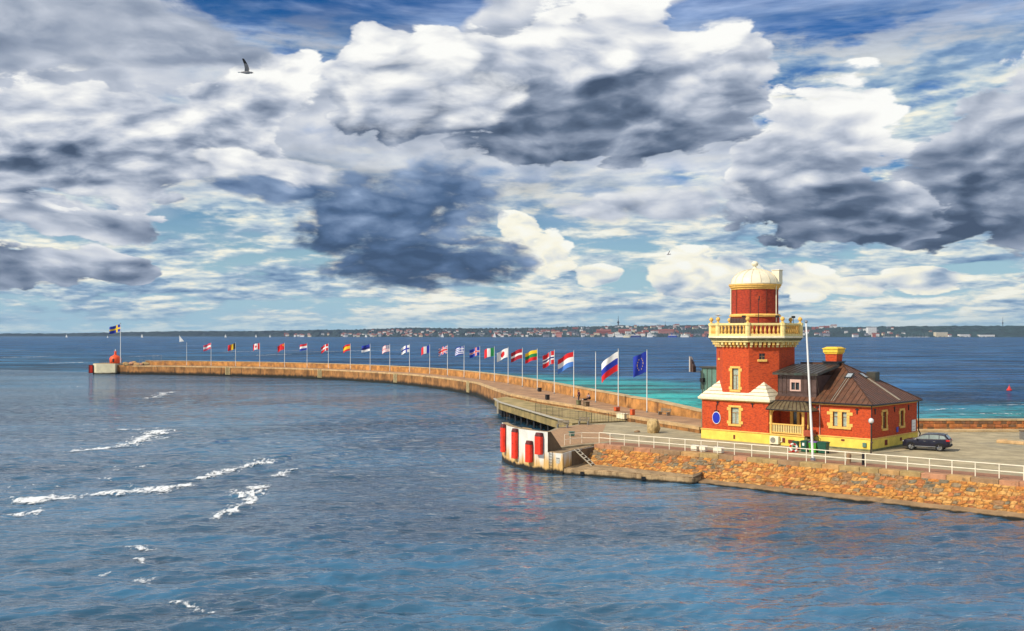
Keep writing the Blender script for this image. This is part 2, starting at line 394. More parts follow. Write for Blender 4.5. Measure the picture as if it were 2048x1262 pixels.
def window(root, F, a0, a1, z0, z1, jamb=0.30, ears=True, glass=None, mull=1, trans=0.68, split=None, blank=False):
    """opening a0..a1, z0..z1 with stone surround; returns the opening"""
    w = link('window', None, root)
    def st(b0, b1, c0, c1, d=0.07):
        mb = MB(); F.slab(mb, b0, b1, c0, c1, -0.06, d); bevel(mb.build('surround_stone', TRIM, w), 0.02)
    st(a0-jamb*1.05, a1+jamb*1.05, z0-0.24, z0, 0.14)
    st(a0-jamb, a1+jamb, z1, z1+0.24, 0.09)
    h = z1-z0
    for sgn in (-1, 1):
        e0 = a0 if sgn < 0 else a1
        n = 3
        for i in range(n):
            wd = jamb*(1.62 if (ears and i in (0, n-1)) else 0.98); q0, q1 = z0+h*i/n+0.005, z0+h*(i+1)/n-0.005
            if ears and i == 0: q1 = z0+0.36
            if ears and i == 1: q0, q1 = z0+0.37, z1-0.37
            if ears and i == 2: q0 = z1-0.36
            st(min(e0, e0+sgn*wd), max(e0, e0+sgn*wd), q0, q1)
    gl = MB()
    F.slab(gl, a0, a1, z0, z1, -0.26, -0.20); gl.build('pane', TRIM if blank else (glass or GLASS), w)
    if not blank:
        fr = MB(); t = 0.05
        F.slab(fr, a0, a0+t, z0, z1, -0.197, -0.13); F.slab(fr, a1-t, a1, z0, z1, -0.197, -0.13)
        F.slab(fr, a0+t, a1-t, z0, z0+t, -0.197, -0.13); F.slab(fr, a0+t, a1-t, z1-t, z1, -0.197, -0.13)
        zt = z0+h*trans; F.slab(fr, a0+t, a1-t, zt-0.03, zt+0.03, -0.197, -0.14)
        for k in range(mull):
            am = a0+(a1-a0)*(k+1)/(mull+1); F.slab(fr, am-0.025, am+0.025, z0+t, zt-0.03, -0.197, -0.14)
        fr.build('frame', WFRAME, w)
    return (a0, a1, z0, z1)
WFRAME = material('window_frame', (0.30, 0.17, 0.07), 0.5, 0.15, 4.0)
def octa(ap, c=(0, 0)):
    R_ = ap/math.cos(PI/8)
    return [(c[0]+R_*math.cos(PI/8+i*PI/4), c[1]+R_*math.sin(PI/8+i*PI/4)) for i in range(8)]
def sq(hh, c): return [(c[0]-hh, c[1]-hh), (c[0]+hh, c[1]-hh), (c[0]+hh, c[1]+hh), (c[0]-hh, c[1]+hh)]

TC = (-16.02, 3.24)
def tower():
    T = bthing('lighthouse_tower', 'red brick lighthouse tower with cream dome, yellow balustrade and white stone broach', 'lighthouse')
    hh = 4.48
    Ff = Face((TC[0]-hh, TC[1]-hh, 0), (1, 0, 0), (0, -1, 0))
    # plinth, lower cube
    b = MB(); b.prism(sq(hh+0.10, TC), 0.0, 1.10); p_ = bevel(b.build('plinth', YELLOW, T), 0.02)
    b = MB(); b.prism(sq(hh+0.17, TC), 1.10, 1.24); bevel(b.build('plinth_moulding', TRIM, T), 0.03)
    hole = window(T, Ff, 4.05-0.02, 5.08, 1.98, 3.92, jamb=0.34, glass=CURT)
    b = MB(); Ff.wall(b, 0, 2*hh, 1.24, 4.62, [hole])
    for o, a, n in (((TC[0]+hh, TC[1]-hh, 0), (0, 1, 0), (1, 0, 0)), ((TC[0]+hh, TC[1]+hh, 0), (-1, 0, 0), (0, 1, 0)), ((TC[0]-hh, TC[1]+hh, 0), (0, -1, 0), (-1, 0, 0))):
        Face(o, a, n).wall(b, 0, 2*hh, 1.24, 4.62, [])
    b.build('lower_wall', BRICK, T)
    b = MB(); b.prism(sq(hh+0.12, TC), 4.62, 4.74); b.build('string_course', TRIM, T)
    b = MB(); b.prism(sq(hh+0.36, TC), 4.742, 5.02, top=sq(hh+0.40, TC)); bevel(b.build('cornice', CREAM, T), 0.03)
    # broach: courses of white stone shrinking to the octagon's diagonal faces
    zs = [5.022, 5.36, 5.74, 6.14, 6.54, 6.98]; r0, r1 = 4.80, 2.92
    for i in range(5):
        f0, f1 = (zs[i]-zs[0])/(zs[-1]-zs[0]), (zs[i+1]-zs[0])/(zs[-1]-zs[0])
        q0, q1 = r0+(r1-r0)*f0, r0+(r1-r0)*f1+0.07
        b = MB(); b.prism(sq(q0, TC), zs[i]+(0.05 if i else 0), zs[i+1], top=sq(q1, TC)); bevel(b.build('broach_stone_course', CREAM, T), 0.025)
    # octagonal shaft
    ap = 4.26; oc = octa(ap, TC); side = 2*ap*math.tan(PI/8)
    b = MB()
    faces = []
    for i in range(8):
        p, q = oc[i], oc[(i+1) % 8]; ax = Vector((q[0]-p[0], q[1]-p[1], 0)).normalized(); n = Vector((ax.y, -ax.x, 0))
        faces.append(Face((p[0], p[1], 0), ax, n))
    # face normals: i=5 -> -y (front), 6 -> diagonal front right, 7 -> +x, 4 -> diagonal left
    HO = {}
    HO[5] = [window(T, faces[5], side/2-0.44, side/2+0.42, 5.98, 8.48, jamb=0.28, glass=CURT, mull=1)]
    w = link('window', None, T)
    m_ = MB(); faces[6].slab(m_, side/2-0.75, side/2+0.35, 9.30, 9.56, -0.02, 0.16); bevel(m_.build('sill', TRIM, w), 0.02)
    m_ = MB(); faces[6].slab(m_, side/2-0.55, side/2+0.15, 9.56, 10.25, -0.26, -0.2); m_.build('pane', GLASS, w)
    m_ = MB(); faces[6].slab(m_, side/2-0.23, side/2-0.17, 9.56, 10.25, -0.197, -0.14); faces[6].slab(m_, side/2-0.55, side/2+0.15, 9.88, 9.94, -0.197, -0.14); m_.build('frame', WFRAME, w)
    HO[6] = [(side/2-0.55, side/2+0.15, 9.56, 10.25)]
    w = link('window', None, T)
    m_ = MB(); faces[4].slab(m_, side/2-0.3, side/2+0.3, 9.40, 9.62, -0.02, 0.14); m_.build('sill', TRIM, w)
    m_ = MB(); faces[4].slab(m_, side/2-0.14, side/2+0.14, 9.62, 10.5, -0.26, -0.2); m_.build('pane', GLASS, w)
    HO[4] = [(side/2-0.14, side/2+0.14, 9.62, 10.5)]
    HO[7] = [window(T, faces[7], side/2-0.35, side/2+0.35, 7.7, 8.35, jamb=0.2, ears=True, mull=0)]
    for i in range(8): faces[i].wall(b, 0, side, 5.0, 11.0, HO.get(i, []))
    b.build('octagon_wall', BRICK, T)
    # corbels under the gallery
    for i in range(8):
        F = faces[i]; n = 7
        for k in range(n):
            a = side*(k+0.5)/n
            m_ = MB(); F.slab(m_, a-0.13, a+0.13, 10.96, 11.22, 0.0, 0.26); F.slab(m_, a-0.15, a+0.15, 11.222, 11.56, 0.0, 0.50)
            bevel(m_.build('corbel', TRIM if (k % 2) else PALEYEL, T), 0.03)
    b = MB(); b.prism(octa(ap+0.05, TC), 11.0, 11.56); b.build('corbel_band', BRICK, T)
    b = MB(); b.prism(octa(ap+0.58, TC), 11.562, 11.74); b.build('corbel_course', PALEYEL, T)
    b = MB(); b.prism(octa(ap+0.66, TC), 11.742, 12.02, top=octa(ap+0.84, TC)); b.build('gallery_soffit', OLIVE, T)  # underside in a darker olive than the slab above
    b = MB(); b.prism(octa(ap+0.92, TC), 12.022, 12.26); bevel(b.build('gallery_slab', CREAM, T), 0.03)
    # balustrade
    ab = ap+0.58; ob = octa(ab, TC); sb = 2*ab*math.tan(PI/8)
    bal_me = None
    for i in range(8):
        p, q = ob[i], ob[(i+1) % 8]; ax = Vector((q[0]-p[0], q[1]-p[1], 0)).normalized(); n = Vector((ax.y, -ax.x, 0)); F = Face((p[0], p[1], 0), ax, n)
        m_ = MB(); F.slab(m_, 0.24, sb-0.24, 12.262, 12.52, -0.16, 0.14); m_.build('balustrade_plinth', PALEYEL, T)
        m_ = MB(); F.slab(m_, 0.10, sb-0.10, 13.50, 13.76, -0.19, 0.19); bevel(m_.build('handrail', PALEYEL, T), 0.03)
        m_ = MB(); m_.prism(octa(0.28), 12.262, 13.50); m_.prism(octa(0.34), 13.502, 13.80)
        pier = m_.build('pier', PALEYEL, T, loc=(p[0], p[1], 0))
        m_ = MB(); m_.lathe([(0.001, 0.0), (0.2, 0.0), (0.13, 0.10), (0.10, 0.2), (0.22, 0.3), (0.26, 0.45), (0.2, 0.6), (0.07, 0.70), (0.001, 0.72)], 12)
        smooth(m_.build('ball_finial', TRIM, pier, loc=(0, 0, 13.80)), 50)
        for k in range(7):
            a = 0.28+(sb-0.56)*(k+0.5)/7
            if bal_me is None:
                m_ = MB(); m_.box(-0.12, 0.12, -0.1, 0.1, 0, 0.12); m_.lathe([(0.08, 0.12), (0.14, 0.3), (0.13, 0.45), (0.07, 0.72), (0.09, 0.86)], 8); m_.box(-0.12, 0.12, -0.1, 0.1, 0.86, 0.98)
                bal_me = m_.mesh('baluster', TRIM)
            c = F.p(a, 12.52, 0.0); link('baluster', bal_me, T, c, math.atan2(ax.y, ax.x))
    b = MB(); b.prism(octa(2.2, TC), 12.262, 12.30); b.build('gallery_floor', COPPERD, T)
    # drum and dome
    D = link('drum', None, T, (TC[0], TC[1], 0))
    b = MB(); b.lathe([(2.86, 12.3), (2.86, 14.55)], 32); smooth(b.build('drum_base', BRICKD, D))
    for k in range(7):         # dark panelling of the gallery door side
        a0 = math.radians(-150+k*11); b = MB(); b.lathe([(2.93, 12.31), (2.93, 14.4)], 2, a0=a0, a1=a0+math.radians(10.2)); b.build('door_panel', CLAD, D)
    b = MB(); b.lathe([(2.80, 14.5), (3.0, 14.55), (3.04, 14.7), (2.9, 14.86), (2.70, 14.9)], 32); smooth(b.build('drum_moulding', TRIM, D))
    b = MB(); b.lathe([(2.72, 14.8), (2.72, 18.0)], 32); smooth(b.build('drum_wall', BRICKD, D))
    for ang in (-150, -110, -70, -30, 10, 50, 90, 130):       # brick pilaster strips
        a = math.radians(ang); b = MB(); b.box(2.70, 2.765, -0.07, 0.07, 14.88, 17.78); o = b.build('pilaster', BRICKDK, D); o.rotation_euler = (0, 0, a)
    b = MB(); b.lathe([(2.72, 17.78), (2.80, 17.80), (2.80, 17.98), (2.95, 18.02), (3.0, 18.22), (3.08, 18.26), (3.08, 18.42), (2.8, 18.5)], 32); smooth(b.build('drum_cornice', TRIM, D), 35)
    prof = [(3.10, 18.42), (3.12, 18.52), (2.86, 18.54)]+[(2.84*math.cos(PI/2*j/9), 18.54+1.75*math.sin(PI/2*j/9)) for j in range(9)]+[(0.35, 20.28)]
    b = MB(); b.lathe(prof[:3], 32); smooth(b.build('dome_rim', DOME, D), 35)
    for k in range(16):
        a0 = 2*PI*k/16; b = MB(); b.lathe(prof[2:], 2, a0=a0+0.006, a1=a0+2*PI/16-0.006); smooth(b.build('dome_panel', DOME, D), 60)
        b = MB()
        for (ra, za), (rb, zb) in zip(prof[3:-1], prof[4:]): b.tube((ra+0.015, 0, za+0.01), (rb+0.015, 0, zb+0.01), 0.035, 0.035, 5)
        o = b.build('dome_seam', DOMESEAM, D); o.rotation_euler = (0, 0, a0)
    b = MB(); b.lathe([(0.42, 20.2), (0.40, 20.34), (0.2, 20.42), (0.15, 20.6), (0.3, 20.68), (0.40, 20.85), (0.40, 20.98), (0.28, 21.17), (0.001, 21.25)], 16); smooth(b.build('dome_finial', DOME, D), 50)
    c45 = math.radians(38)
    b = MB(); b.box(-0.48, 0.48, -0.42, 0.42, 18.45, 20.05); b.box(-0.55, 0.55, -0.49, 0.49, 20.052, 20.15)
    o = bevel(b.build('lantern_housing', DOME, D), 0.02); o.location = (2.35*math.cos(0.08), 2.35*math.sin(0.08)+0.9, 0); o.rotation_euler = (0, 0, -PI/4+0.8)
    for ang in (-165, 42-45):
        a = math.radians(ang); b = MB(); b.tube((2.95*math.cos(a), 2.95*math.sin(a), 13.9), (2.95*math.cos(a), 2.95*math.sin(a), 18.3), 0.06); b.build('downpipe', CREAM, D)
    b = MB(); b.tube((0, 0, 12.3), (0, 0, 16.6), 0.045, 0.03); b.tube((-0.35, 0, 14.7), (0.5, 0, 14.7), 0.03); b.tube((0.1, 0, 16.4), (0.1, 0, 16.9), 0.06)
    o = b.build('antenna_mast', BLACK, T); o.location = (TC[0]+2.55, TC[1]-3.45, 0); o.rotation_euler = (0, 0, PI/4)
    for (dx, dy) in ((1.2, -4.4), (4.1, -1.9), (3.4, 3.0)):
        b = MB(); b.tube((0, 0, 13.7), (0, 0, 14.5), 0.03); b.box(-0.22, 0.22, -0.12, 0.12, 14.4, 14.66)
        o = b.build('floodlight', BLACK, T); o.location = (TC[0]+dx, TC[1]+dy, 0); o.rotation_euler = (0, 0, 0.5)
    # wall anchors, the blue sign, vents
    for a in (2.2, 6.9):
        b = MB(); Ff.slab(b, a-0.05, a+0.05, 4.05, 4.55, 0.0, 0.08); Ff.slab(b, a-0.22, a+0.22, 4.40, 4.48, 0.0, 0.07); b.build('wall_anchor', BLACK, T)
    sg = MB(); n = 28; cx, cz = 2.05, 2.58
    def disc(r, d0, d1, mi):
        v0 = [Ff.p(cx+r*0.92*math.cos(2*PI*k/n), cz+r*1.18*math.sin(2*PI*k/n), d0) for k in range(n)]; v1 = [Ff.p(cx+r*0.92*math.cos(2*PI*k/n), cz+r*1.18*math.sin(2*PI*k/n), d1) for k in range(n)]
        sg.add(v0+v1, [tuple(range(n, 2*n))]+[(k, (k+1) % n, n+(k+1) % n, n+k) for k in range(n)], mi)
    disc(0.62, 0.03, 0.10, 1); disc(0.56, 0.10, 0.115, 0)
    S_ = sg.build('round_sign', [BLUESIGN, WHITE], T); S_['label'] = 'oval blue sign with a pale rim'
    b = MB(); b.tube(Ff.p(cx, cz+0.74, 0.06), Ff.p(cx, 4.15, 0.06), 0.03); Ff.slab(b, cx-0.3, cx+0.3, cz+0.76, cz+0.86, 0.0, 0.1); b.build('sign_bracket', BLACK, S_)
    b = MB(); Ff.slab(b, 4.40, 4.64, 0.25, 0.72, 0.105, 0.13); b.build('vent', BRICKDK, T)
    # stone bay window of the far right side stays hidden behind the dormer; green annex at the back left
    A = link('annex', None, T)
    b = MB(); b.box(-23.6, -20.2, 3.2, 7.0, 0.0, 8.25)
    b.build('annex_wall', GREENM, A)
    b = MB(); b.box(-23.8, -20.0, 3.0, 7.2, 8.252, 8.45); b.build('annex_roof', COPPERD, A)
    for k in range(5):
        xx = -23.5+k*0.7; b = MB(); b.box(xx, xx+0.05, 3.15, 3.198, 0.2, 8.2); b.build('annex_seam', SEAM, A)
    b = MB(); b.tube((-23.75, 3.3, 5.6), (-23.75, 3.3, 7.9), 0.08); b.tube((-23.75, 3.3, 7.75), (-24.9, 2.9, 7.75), 0.06); b.box(-23.6, -23.1, 2.75, 3.19, 6.5, 7.0); b.tube((-23.2, 3.0, 5.6), (-23.2, 3.0, 7.6), 0.05); b.build('bracket', BLACK, A)
    for k in range(3):
        x_ = -24.95+0.22*k; b = MB(); b.prism([(x_-.10, 2.55), (x_+.06, 2.55), (x_+.06, 3.2), (x_-.10, 3.2)], 7.75, [9.75-.45*k, 9.5-.45*k, 9.3-.45*k, 9.6-.45*k]); b.build('radar_panel', CLAD if k else LADD0, A)
    return T
LADD0 = material('pale_metal', (0.42, 0.40, 0.38), 0.5, 0.1, 3.0)
OLIVE = material('olive_stone', (0.16, 0.16, 0.08), 0.9, 0.3, 2.0)
BRICKDK = material('dark_brick', (0.17, 0.03, 0.015), 0.85, 0.3, 6.0)
DOMESEAM = material('dome_seam', (0.60, 0.52, 0.36), 0.5, 0.1, 2.0)

def clip(poly, fn, keep):              # clip a convex 3-D polygon where fn(p) <= 0 (keep=-1) or >= 0
    out = []
    for i in range(len(poly)):
        p, q = poly[i], poly[(i+1) % len(poly)]; a, b_ = fn(p)*keep, fn(q)*keep
        if a >= 0: out.append(p)
        if (a > 0 and b_ < 0) or (a < 0 and b_ > 0): out.append(p.lerp(q, a/(a-b_)))
    return out
def sheets(parent, poly, axis, step, mat, name='roof_sheet', off=0.0, seam=True, th=0.04, smat=None):
    """cover a slope with separate metal sheets running down it and a raised seam along each joint"""
    poly = [Vector(p) for p in poly]; ax = Vector(axis)
    nrm = (poly[1]-poly[0]).cross(poly[2]-poly[0]).normalized()
    if nrm.z < 0: nrm = -nrm
    lo, hi = min(p.dot(ax) for p in poly), max(p.dot(ax) for p in poly)
    k = lo+off
    while k < hi-0.02:
        k2 = min(k+step, hi)
        q = clip(clip(poly, lambda p: p.dot(ax)-k-0.006, 1), lambda p: p.dot(ax)-k2+0.006, -1)
        if len(q) >= 3:
            n = len(q); b = MB(); up = [p+nrm*th for p in q]
            fs = [tuple(range(n, 2*n)), tuple(range(n-1, -1, -1))]+[(i, (i+1) % n, n+(i+1) % n, n+i) for i in range(n)]
            b.add(q+up, fs); b.build(name, mat, parent)
        if seam and k > lo+0.01:
            e = clip(clip(poly, lambda p: p.dot(ax)-k+0.004, 1), lambda p: p.dot(ax)-k-0.004, -1)
            if len(e) >= 3:
                e.sort(key=lambda p: p.z); b = MB(); b.tube(e[0]+nrm*(th+0.02), e[-1]+nrm*(th+0.02), 0.03, 0.03, 4); b.build('seam', smat or SEAM, parent)
        k = k2
def house():
    T = bthing('pilot_house', 'red brick house with brown metal hip roof, dormer and yellow porch beside the tower', 'house')
    L, Dp, ze = 11.45, 11.6, 4.95
    Ff = Face((-L, 0, 0), (1, 0, 0), (0, -1, 0)); Fr = Face((0, 0, 0), (0, 1, 0), (1, 0, 0))
    Fb = Face((0, Dp, 0), (-1, 0, 0), (0, 1, 0)); Fl = Face((-L, Dp, 0), (0, -1, 0), (-1, 0, 0))
    b = MB(); b.prism([(-6.9, -0.08), (0.08, -0.08), (0.08, Dp+0.08), (-L+0.1, Dp+0.08), (-L+0.1, 1.2), (-6.9, 1.2)], 0.0, 1.22); bevel(b.build('plinth', YELLOW, T), 0.02)
    b = MB(); b.prism([(-6.9, -0.14), (0.14, -0.14), (0.14, Dp+0.14), (-L+0.1, Dp+0.14), (-L+0.1, 1.2), (-6.9, 1.2)], 1.22, 1.36); bevel(b.build('plinth_moulding', TRIM, T), 0.03)
    b = MB(); b.prism([(-6.95, -0.22), (0.22, -0.22), (0.22, Dp+0.2), (-L+0.1, Dp+0.2), (-L+0.1, 1.25), (-6.95, 1.25)], -0.02, 0.20); b.build('stone_base', OLIVE, T)
    # front: the double window as two lights with a stone mullion
    W = link('window', None, T)
    F = Ff; o = L
    hs = [(-4.33+o, -3.78+o, 2.42, 4.02), (-3.28+o, -2.73+o, 2.42, 4.02)]
    def st(a0, a1, z0, z1, d=0.07):
        m_ = MB(); F.slab(m_, a0, a1, z0, z1, -0.06, d); bevel(m_.build('surround_stone', TRIM, W), 0.02)
    st(-4.85+o, -2.2+o, 2.16, 2.42, 0.14); st(-4.72+o, -2.33+o, 4.02, 4.28, 0.09); st(-3.78+o, -3.28+o, 2.425, 4.015, 0.06)
    for s0, s1, big in ((-4.33+o, -4.66+o, -5.02+o), (-2.73+o, -2.40+o, -2.04+o)):
        st(min(s0, s1), max(s0, s1), 2.79, 3.65); st(min(s0, big), max(s0, big), 2.425, 2.78); st(min(s0, big), max(s0, big), 3.66, 4.015)
    for h in hs:
        m_ = MB(); F.slab(m_, *h, -0.26, -0.20); m_.build('pane', CURT, W)
        m_ = MB(); F.slab(m_, h[0], h[0]+.05, h[2], h[3], -0.197, -0.13); F.slab(m_, h[1]-.05, h[1], h[2], h[3], -0.197, -0.13); F.slab(m_, h[0]+.05, h[1]-.05, 3.45, 3.51, -0.197, -0.13); F.slab(m_, h[0]+.05, h[1]-.05, h[2], h[2]+.05, -0.197, -0.13)
        m_.build('frame', WFRAME, W)
    b = MB(); Ff.wall(b, 4.6, L, 1.36, ze-0.25, hs)
    rh = [window(T, Fr, 2.80, 3.62, 2.25, 4.05, jamb=0.24, mull=0, trans=0.7), window(T, Fr, 7.18, 7.98, 2.25, 3.95, jamb=0.24, mull=0, trans=0.7)]
    Fr.wall(b, 0, Dp, 1.36, ze-0.25, rh); Fb.wall(b, 0, L, 1.36, ze-0.25, []); Fl.wall(b, 0, Dp-1.2, 1.36, ze-0.25, [])
    Face((-L, 1.25, 0), (1, 0, 0), (0, -1, 0)).wall(b, 0, 4.6, 1.2, ze-0.2, [])            # back wall of the porch
    Face((-6.86, 1.3, 0), (0, -1, 0), (-1, 0, 0)).wall(b, 0, 1.3, 1.36, ze-0.25, [])
    b.build('wall', BRICK, T)
    b = MB(); b.prism([(-L, -0.10), (0.10, -0.10), (0.10, Dp+0.1), (-L, Dp+0.1)], ze-0.25, ze-0.02); b.build('eaves_frieze', TRIM, T)
    # hip roof: ridge along the front, hip at the right
    ov = 0.42; e0 = ze; zr = 9.05
    A = Vector((ov, -ov, e0)); B = Vector((ov, Dp+ov, e0)); Cc = Vector((-L+0.05, Dp+ov, e0)); Dd = Vector((-L+0.05, -ov, e0))
    R1 = Vector((-6.2, Dp/2, zr)); R2 = Vector((-L+0.05, Dp/2, zr))
    R = link('roof', None, T)
    b = MB(); b.add([A, B, Cc, Dd, R1, R2], [(0, 4, 5, 3), (0, 1, 4), (1, 2, 5, 4), (0, 3, 2, 1), (2, 3, 5)]); b.build('roof_deck', COPPER, R)
    sheets(R, [Dd, A, R1, R2], (1, 0, 0), 0.62, COPPER); sheets(R, [A, B, R1], (0, 1, 0), 0.62, COPPER)
    sheets(R, [B, Cc, R2, R1], (-1, 0, 0), 0.8, COPPER, seam=False)
    for p, q in ((A, R1), (B, R1), (R2, R1)):
        b = MB(); b.tube(p+Vector((0, 0, .06)), q+Vector((0, 0, .08)), 0.07, 0.07, 6); b.build('ridge_cap', SEAM, R)
    b = MB()
    for p, q in ((Dd, A), (A, B)): b.tube(p+Vector((0, 0, -0.02)), q+Vector((0, 0, -0.02)), 0.10, 0.10, 6)
    b.build('gutter', BLACK, R)
    # skylights with pale ladders of snow guards below
    def on(F0, a, w_):                # point on the front (0) or right (1) slope
        if F0 == 0: t_ = w_; y = -ov+(Dp/2+ov)*t_; return Vector((a, y, e0+(zr-e0)*t_))
        t_ = w_; x = ov-(ov+6.2)*t_; return Vector((x, a, e0+(zr-e0)*t_))
    def sky(F0, a, t0, t1, hw):
        n = Vector((0, -(zr-e0), Dp/2+ov)).normalized() if F0 == 0 else Vector(((zr-e0), 0, ov+6.2)).normalized()
        s_ = link('skylight', None, R); P = [on(F0, a-hw, t0), on(F0, a+hw, t0), on(F0, a+hw, t1), on(F0, a-hw, t1)]
        if F0 == 1: P = [P[1], P[0], P[3], P[2]]; P = P[::-1]
        for nm, grow, h0, h1, mt in (('frame', 1.0, 0.03, 0.14, BLACK), ('pane', 0.72, 0.141, 0.16, SKYGL)):
            c = sum(P, Vector())/4; Q_ = [c+(p-c)*grow for p in P]; b = MB(); b.add([p+n*h0 for p in Q_]+[p+n*h1 for p in Q_], [(4,5,6,7),(0,1,5,4),(1,2,6,5),(2,3,7,6),(3,0,4,7)]); b.build(nm, mt, s_)
        b = MB()
        for aa in (a-hw*0.35, a+hw*0.35): b.tube(on(F0, aa, t0)+n*0.1, on(F0, aa, 0.04)+n*0.1, 0.03, 0.03, 4)
        b.build('roof_ladder', LADD, s_)
    sky(0, -4.3, 0.62, 0.75, 0.42); sky(1, 6.6, 0.60, 0.74, 0.42)
    b = MB(); pp = on(1, 8.0, 0.60); b.box(pp.x-0.55, pp.x+0.55, pp.y-0.55, pp.y+0.55, pp.z-0.6, pp.z+0.75); bevel(b.build('roof_hatch', COPPERD, R), 0.03)
    # chimney
    Ch = link('chimney', None, R, (-7.2, Dp/2, 0))
    b = MB(); b.prism(sq(0.86, (0, 0)), 8.0, 9.25); b.prism(sq(0.96, (0, 0)), 9.252, 9.36); b.build('flashing', BLACK, Ch)
    b = MB(); b.prism(sq(0.66, (0, 0)), 9.3, 10.25, top=sq(0.72, (0, 0))); b.build('shaft', BRICK, Ch)
    b = MB(); b.prism(sq(0.80, (0, 0)), 10.20, 10.36); b.prism(sq(0.90, (0, 0)), 10.362, 10.74); b.prism(sq(0.98, (0, 0)), 10.742, 10.86); b.prism(sq(0.9, (0, 0)), 10.862, 11.02, top=sq(0.6, (0, 0))); bevel(b.build('cap', CHCAP, Ch), 0.02)
    # dormer
    Do = link('dormer', None, R)
    x0, x1, yf, zb, zt = -11.2, -6.45, 0.25, 5.3, 7.85
    FD = Face((x0, yf, 0), (1, 0, 0), (0, -1, 0)); wo = (-9.55-x0, -8.45-x0, 6.15, 7.25)
    b = MB(); FD.wall(b, 0, x1-x0, zb, zt, [wo], 0.18)
    b.add([(x1, yf, zb), (x1, 4.6, zb), (x1, 4.6, zt), (x1, yf, zt)], [(0, 1, 2, 3)])
    b.add([(x0, 4.6, zb), (x0, yf, zb), (x0, yf, zt), (x0, 4.6, zt)], [(0, 1, 2, 3)]); b.build('cheek_wall', CLAD, Do)
    k = 0.0
    while k < x1-x0-0.1:
        if not (wo[0]-0.25 < k < wo[1]+0.25):
            b = MB(); FD.slab(b, k, k+0.035, zb+0.4, zt-0.1, 0.0, 0.05); b.build('cladding_seam', SEAM, Do)
        k += 0.52
    b = MB(); FD.slab(b, 0, x1-x0, zb+0.62, zb+0.68, 0.0, 0.05); b.build('cladding_rail', SEAM, Do)
    w = link('window', None, Do)
    b = MB(); FD.slab(b, wo[0], wo[1], wo[2], wo[3], -0.2, -0.15); b.build('pane', GLASS, w)
    b = MB()
    for q in ((wo[0]-.12, wo[0]+.06, wo[2]-.1, wo[3]+.12), (wo[1]-.06, wo[1]+.12, wo[2]-.1, wo[3]+.12), (wo[0]+.06, wo[1]-.06, wo[3]-.22, wo[3]+.12), (wo[0]+.06, wo[1]-.06, wo[2]-.1, wo[2]+.05), ((wo[0]+wo[1])/2-.035, (wo[0]+wo[1])/2+.035, wo[2]+.05, wo[3]-.22)): FD.slab(b, *q, -0.1, 0.05)
    b.build('frame', PINKW, w)
    rp = [(-11.6, -0.3, 7.86), (-6.0, -0.3, 7.86), (-5.9, 4.6, 8.75), (-11.6, 4.6, 8.75)]
    b = MB(); b.add(rp+[(p[0], p[1], p[2]+0.22) for p in rp], [(3,2,1,0),(4,5,6,7),(0,1,5,4),(1,2,6,5),(2,3,7,6),(3,0,4,7)]); b.build('roof_slab', COPPERD, Do)
    sheets(Do, [(p[0], p[1], p[2]+0.222) for p in rp], (1, 0, 0), 0.62, COPPERD)
    # porch
    Po = link('porch', None, T)
    px0, px1, pyf = -11.5, -7.0, -1.42
    b = MB(); b.box(px0+0.1, px1, pyf, 1.2, 0.0, 1.10); bevel(b.build('porch_base', YELLOW, Po), 0.02)
    b = MB(); b.box(px0+0.08, px1+0.08, pyf-0.08, 1.2, 1.102, 1.24); bevel(b.build('porch_floor', TRIM, Po), 0.02)
    FP = Face((px0, pyf, 0), (1, 0, 0), (0, -1, 0))
    for a in (0.30, 4.30):
        b = MB(); b.box(-0.13, 0.13, -0.13, 0.13, 1.24, 4.05); b.box(-0.17, 0.17, -0.17, 0.17, 2.28, 2.5); po = bevel(b.build('post', TRIM, Po, loc=(px0+a, pyf+0.16, 0)), 0.02)
        b = MB()
        for s_ in (-1, 1):
            pts = [Vector((s_*(0.10+0.5*(1-math.cos(t_))), 0, 3.3+0.68*math.sin(t_))) for t_ in [PI/2*j/5 for j in range(6)]]
            if (a < 1 and s_ > 0) or (a > 4 and s_ < 0): b.path(pts, 0.06, 6)
        b.build('bracket', TRIM, po)
    b = MB(); b.box(-0.13, 0.13, -0.13, 0.13, 1.24, 4.05); bevel(b.build('post', TRIM, Po, loc=(px1-0.15, -0.15, 0)), 0.02)
    b = MB(); b.box(-11.35, -7.05, pyf+0.04, pyf+0.28, 3.86, 4.06); b.box(-7.28, -7.05, pyf+0.28, 0.0, 3.86, 4.06); b.build('beam', TRIM, Po)
    b = MB(); b.box(px0+0.43, px0+4.17, pyf+0.08, pyf+0.24, 2.28, 2.42); b.box(px0+0.43, px0+4.17, pyf+0.10, pyf+0.22, 1.36, 1.46); b.build('railing', TRIM, Po)
    m_ = MB(); m_.box(-0.055, 0.055, -0.04, 0.04, 1.46, 2.28); me = m_.mesh('baluster', PALEYEL)
    for k in range(17): link('baluster', me, Po, (px0+0.58+k*0.2145, pyf+0.16, 0))
    for x_ in (-9.9, -9.05): b = MB(); b.box(x_-0.17, x_+0.17, 0.95, 1.2, 1.24, 4.5); b.build('pilaster', TRIM, Po)
    b = MB(); b.box(-8.75, -7.75, 1.1, 1.22, 1.24, 3.75); dr = b.build('door', REDDOOR, Po)
    for z_ in (1.4, 2.25, 3.05): b = MB(); b.box(-8.62, -7.88, 1.06, 1.098, z_, z_+0.62); b.build('door_panel', REDDOOR, dr)
    b = MB(); b.sphere((-7.86, 1.03, 2.2), 0.06); b.build('handle', GREYMET, dr)
    b = MB(); b.box(-9.75, -9.2, 1.08, 1.22, 1.7, 3.7); b.build('side_light', GLASS, Po)
    # curved tent roof of the porch
    pr = link('porch_roof', None, Po)
    def prof(t_): return 4.02+0.98*math.sin(PI/2*t_)**0.9
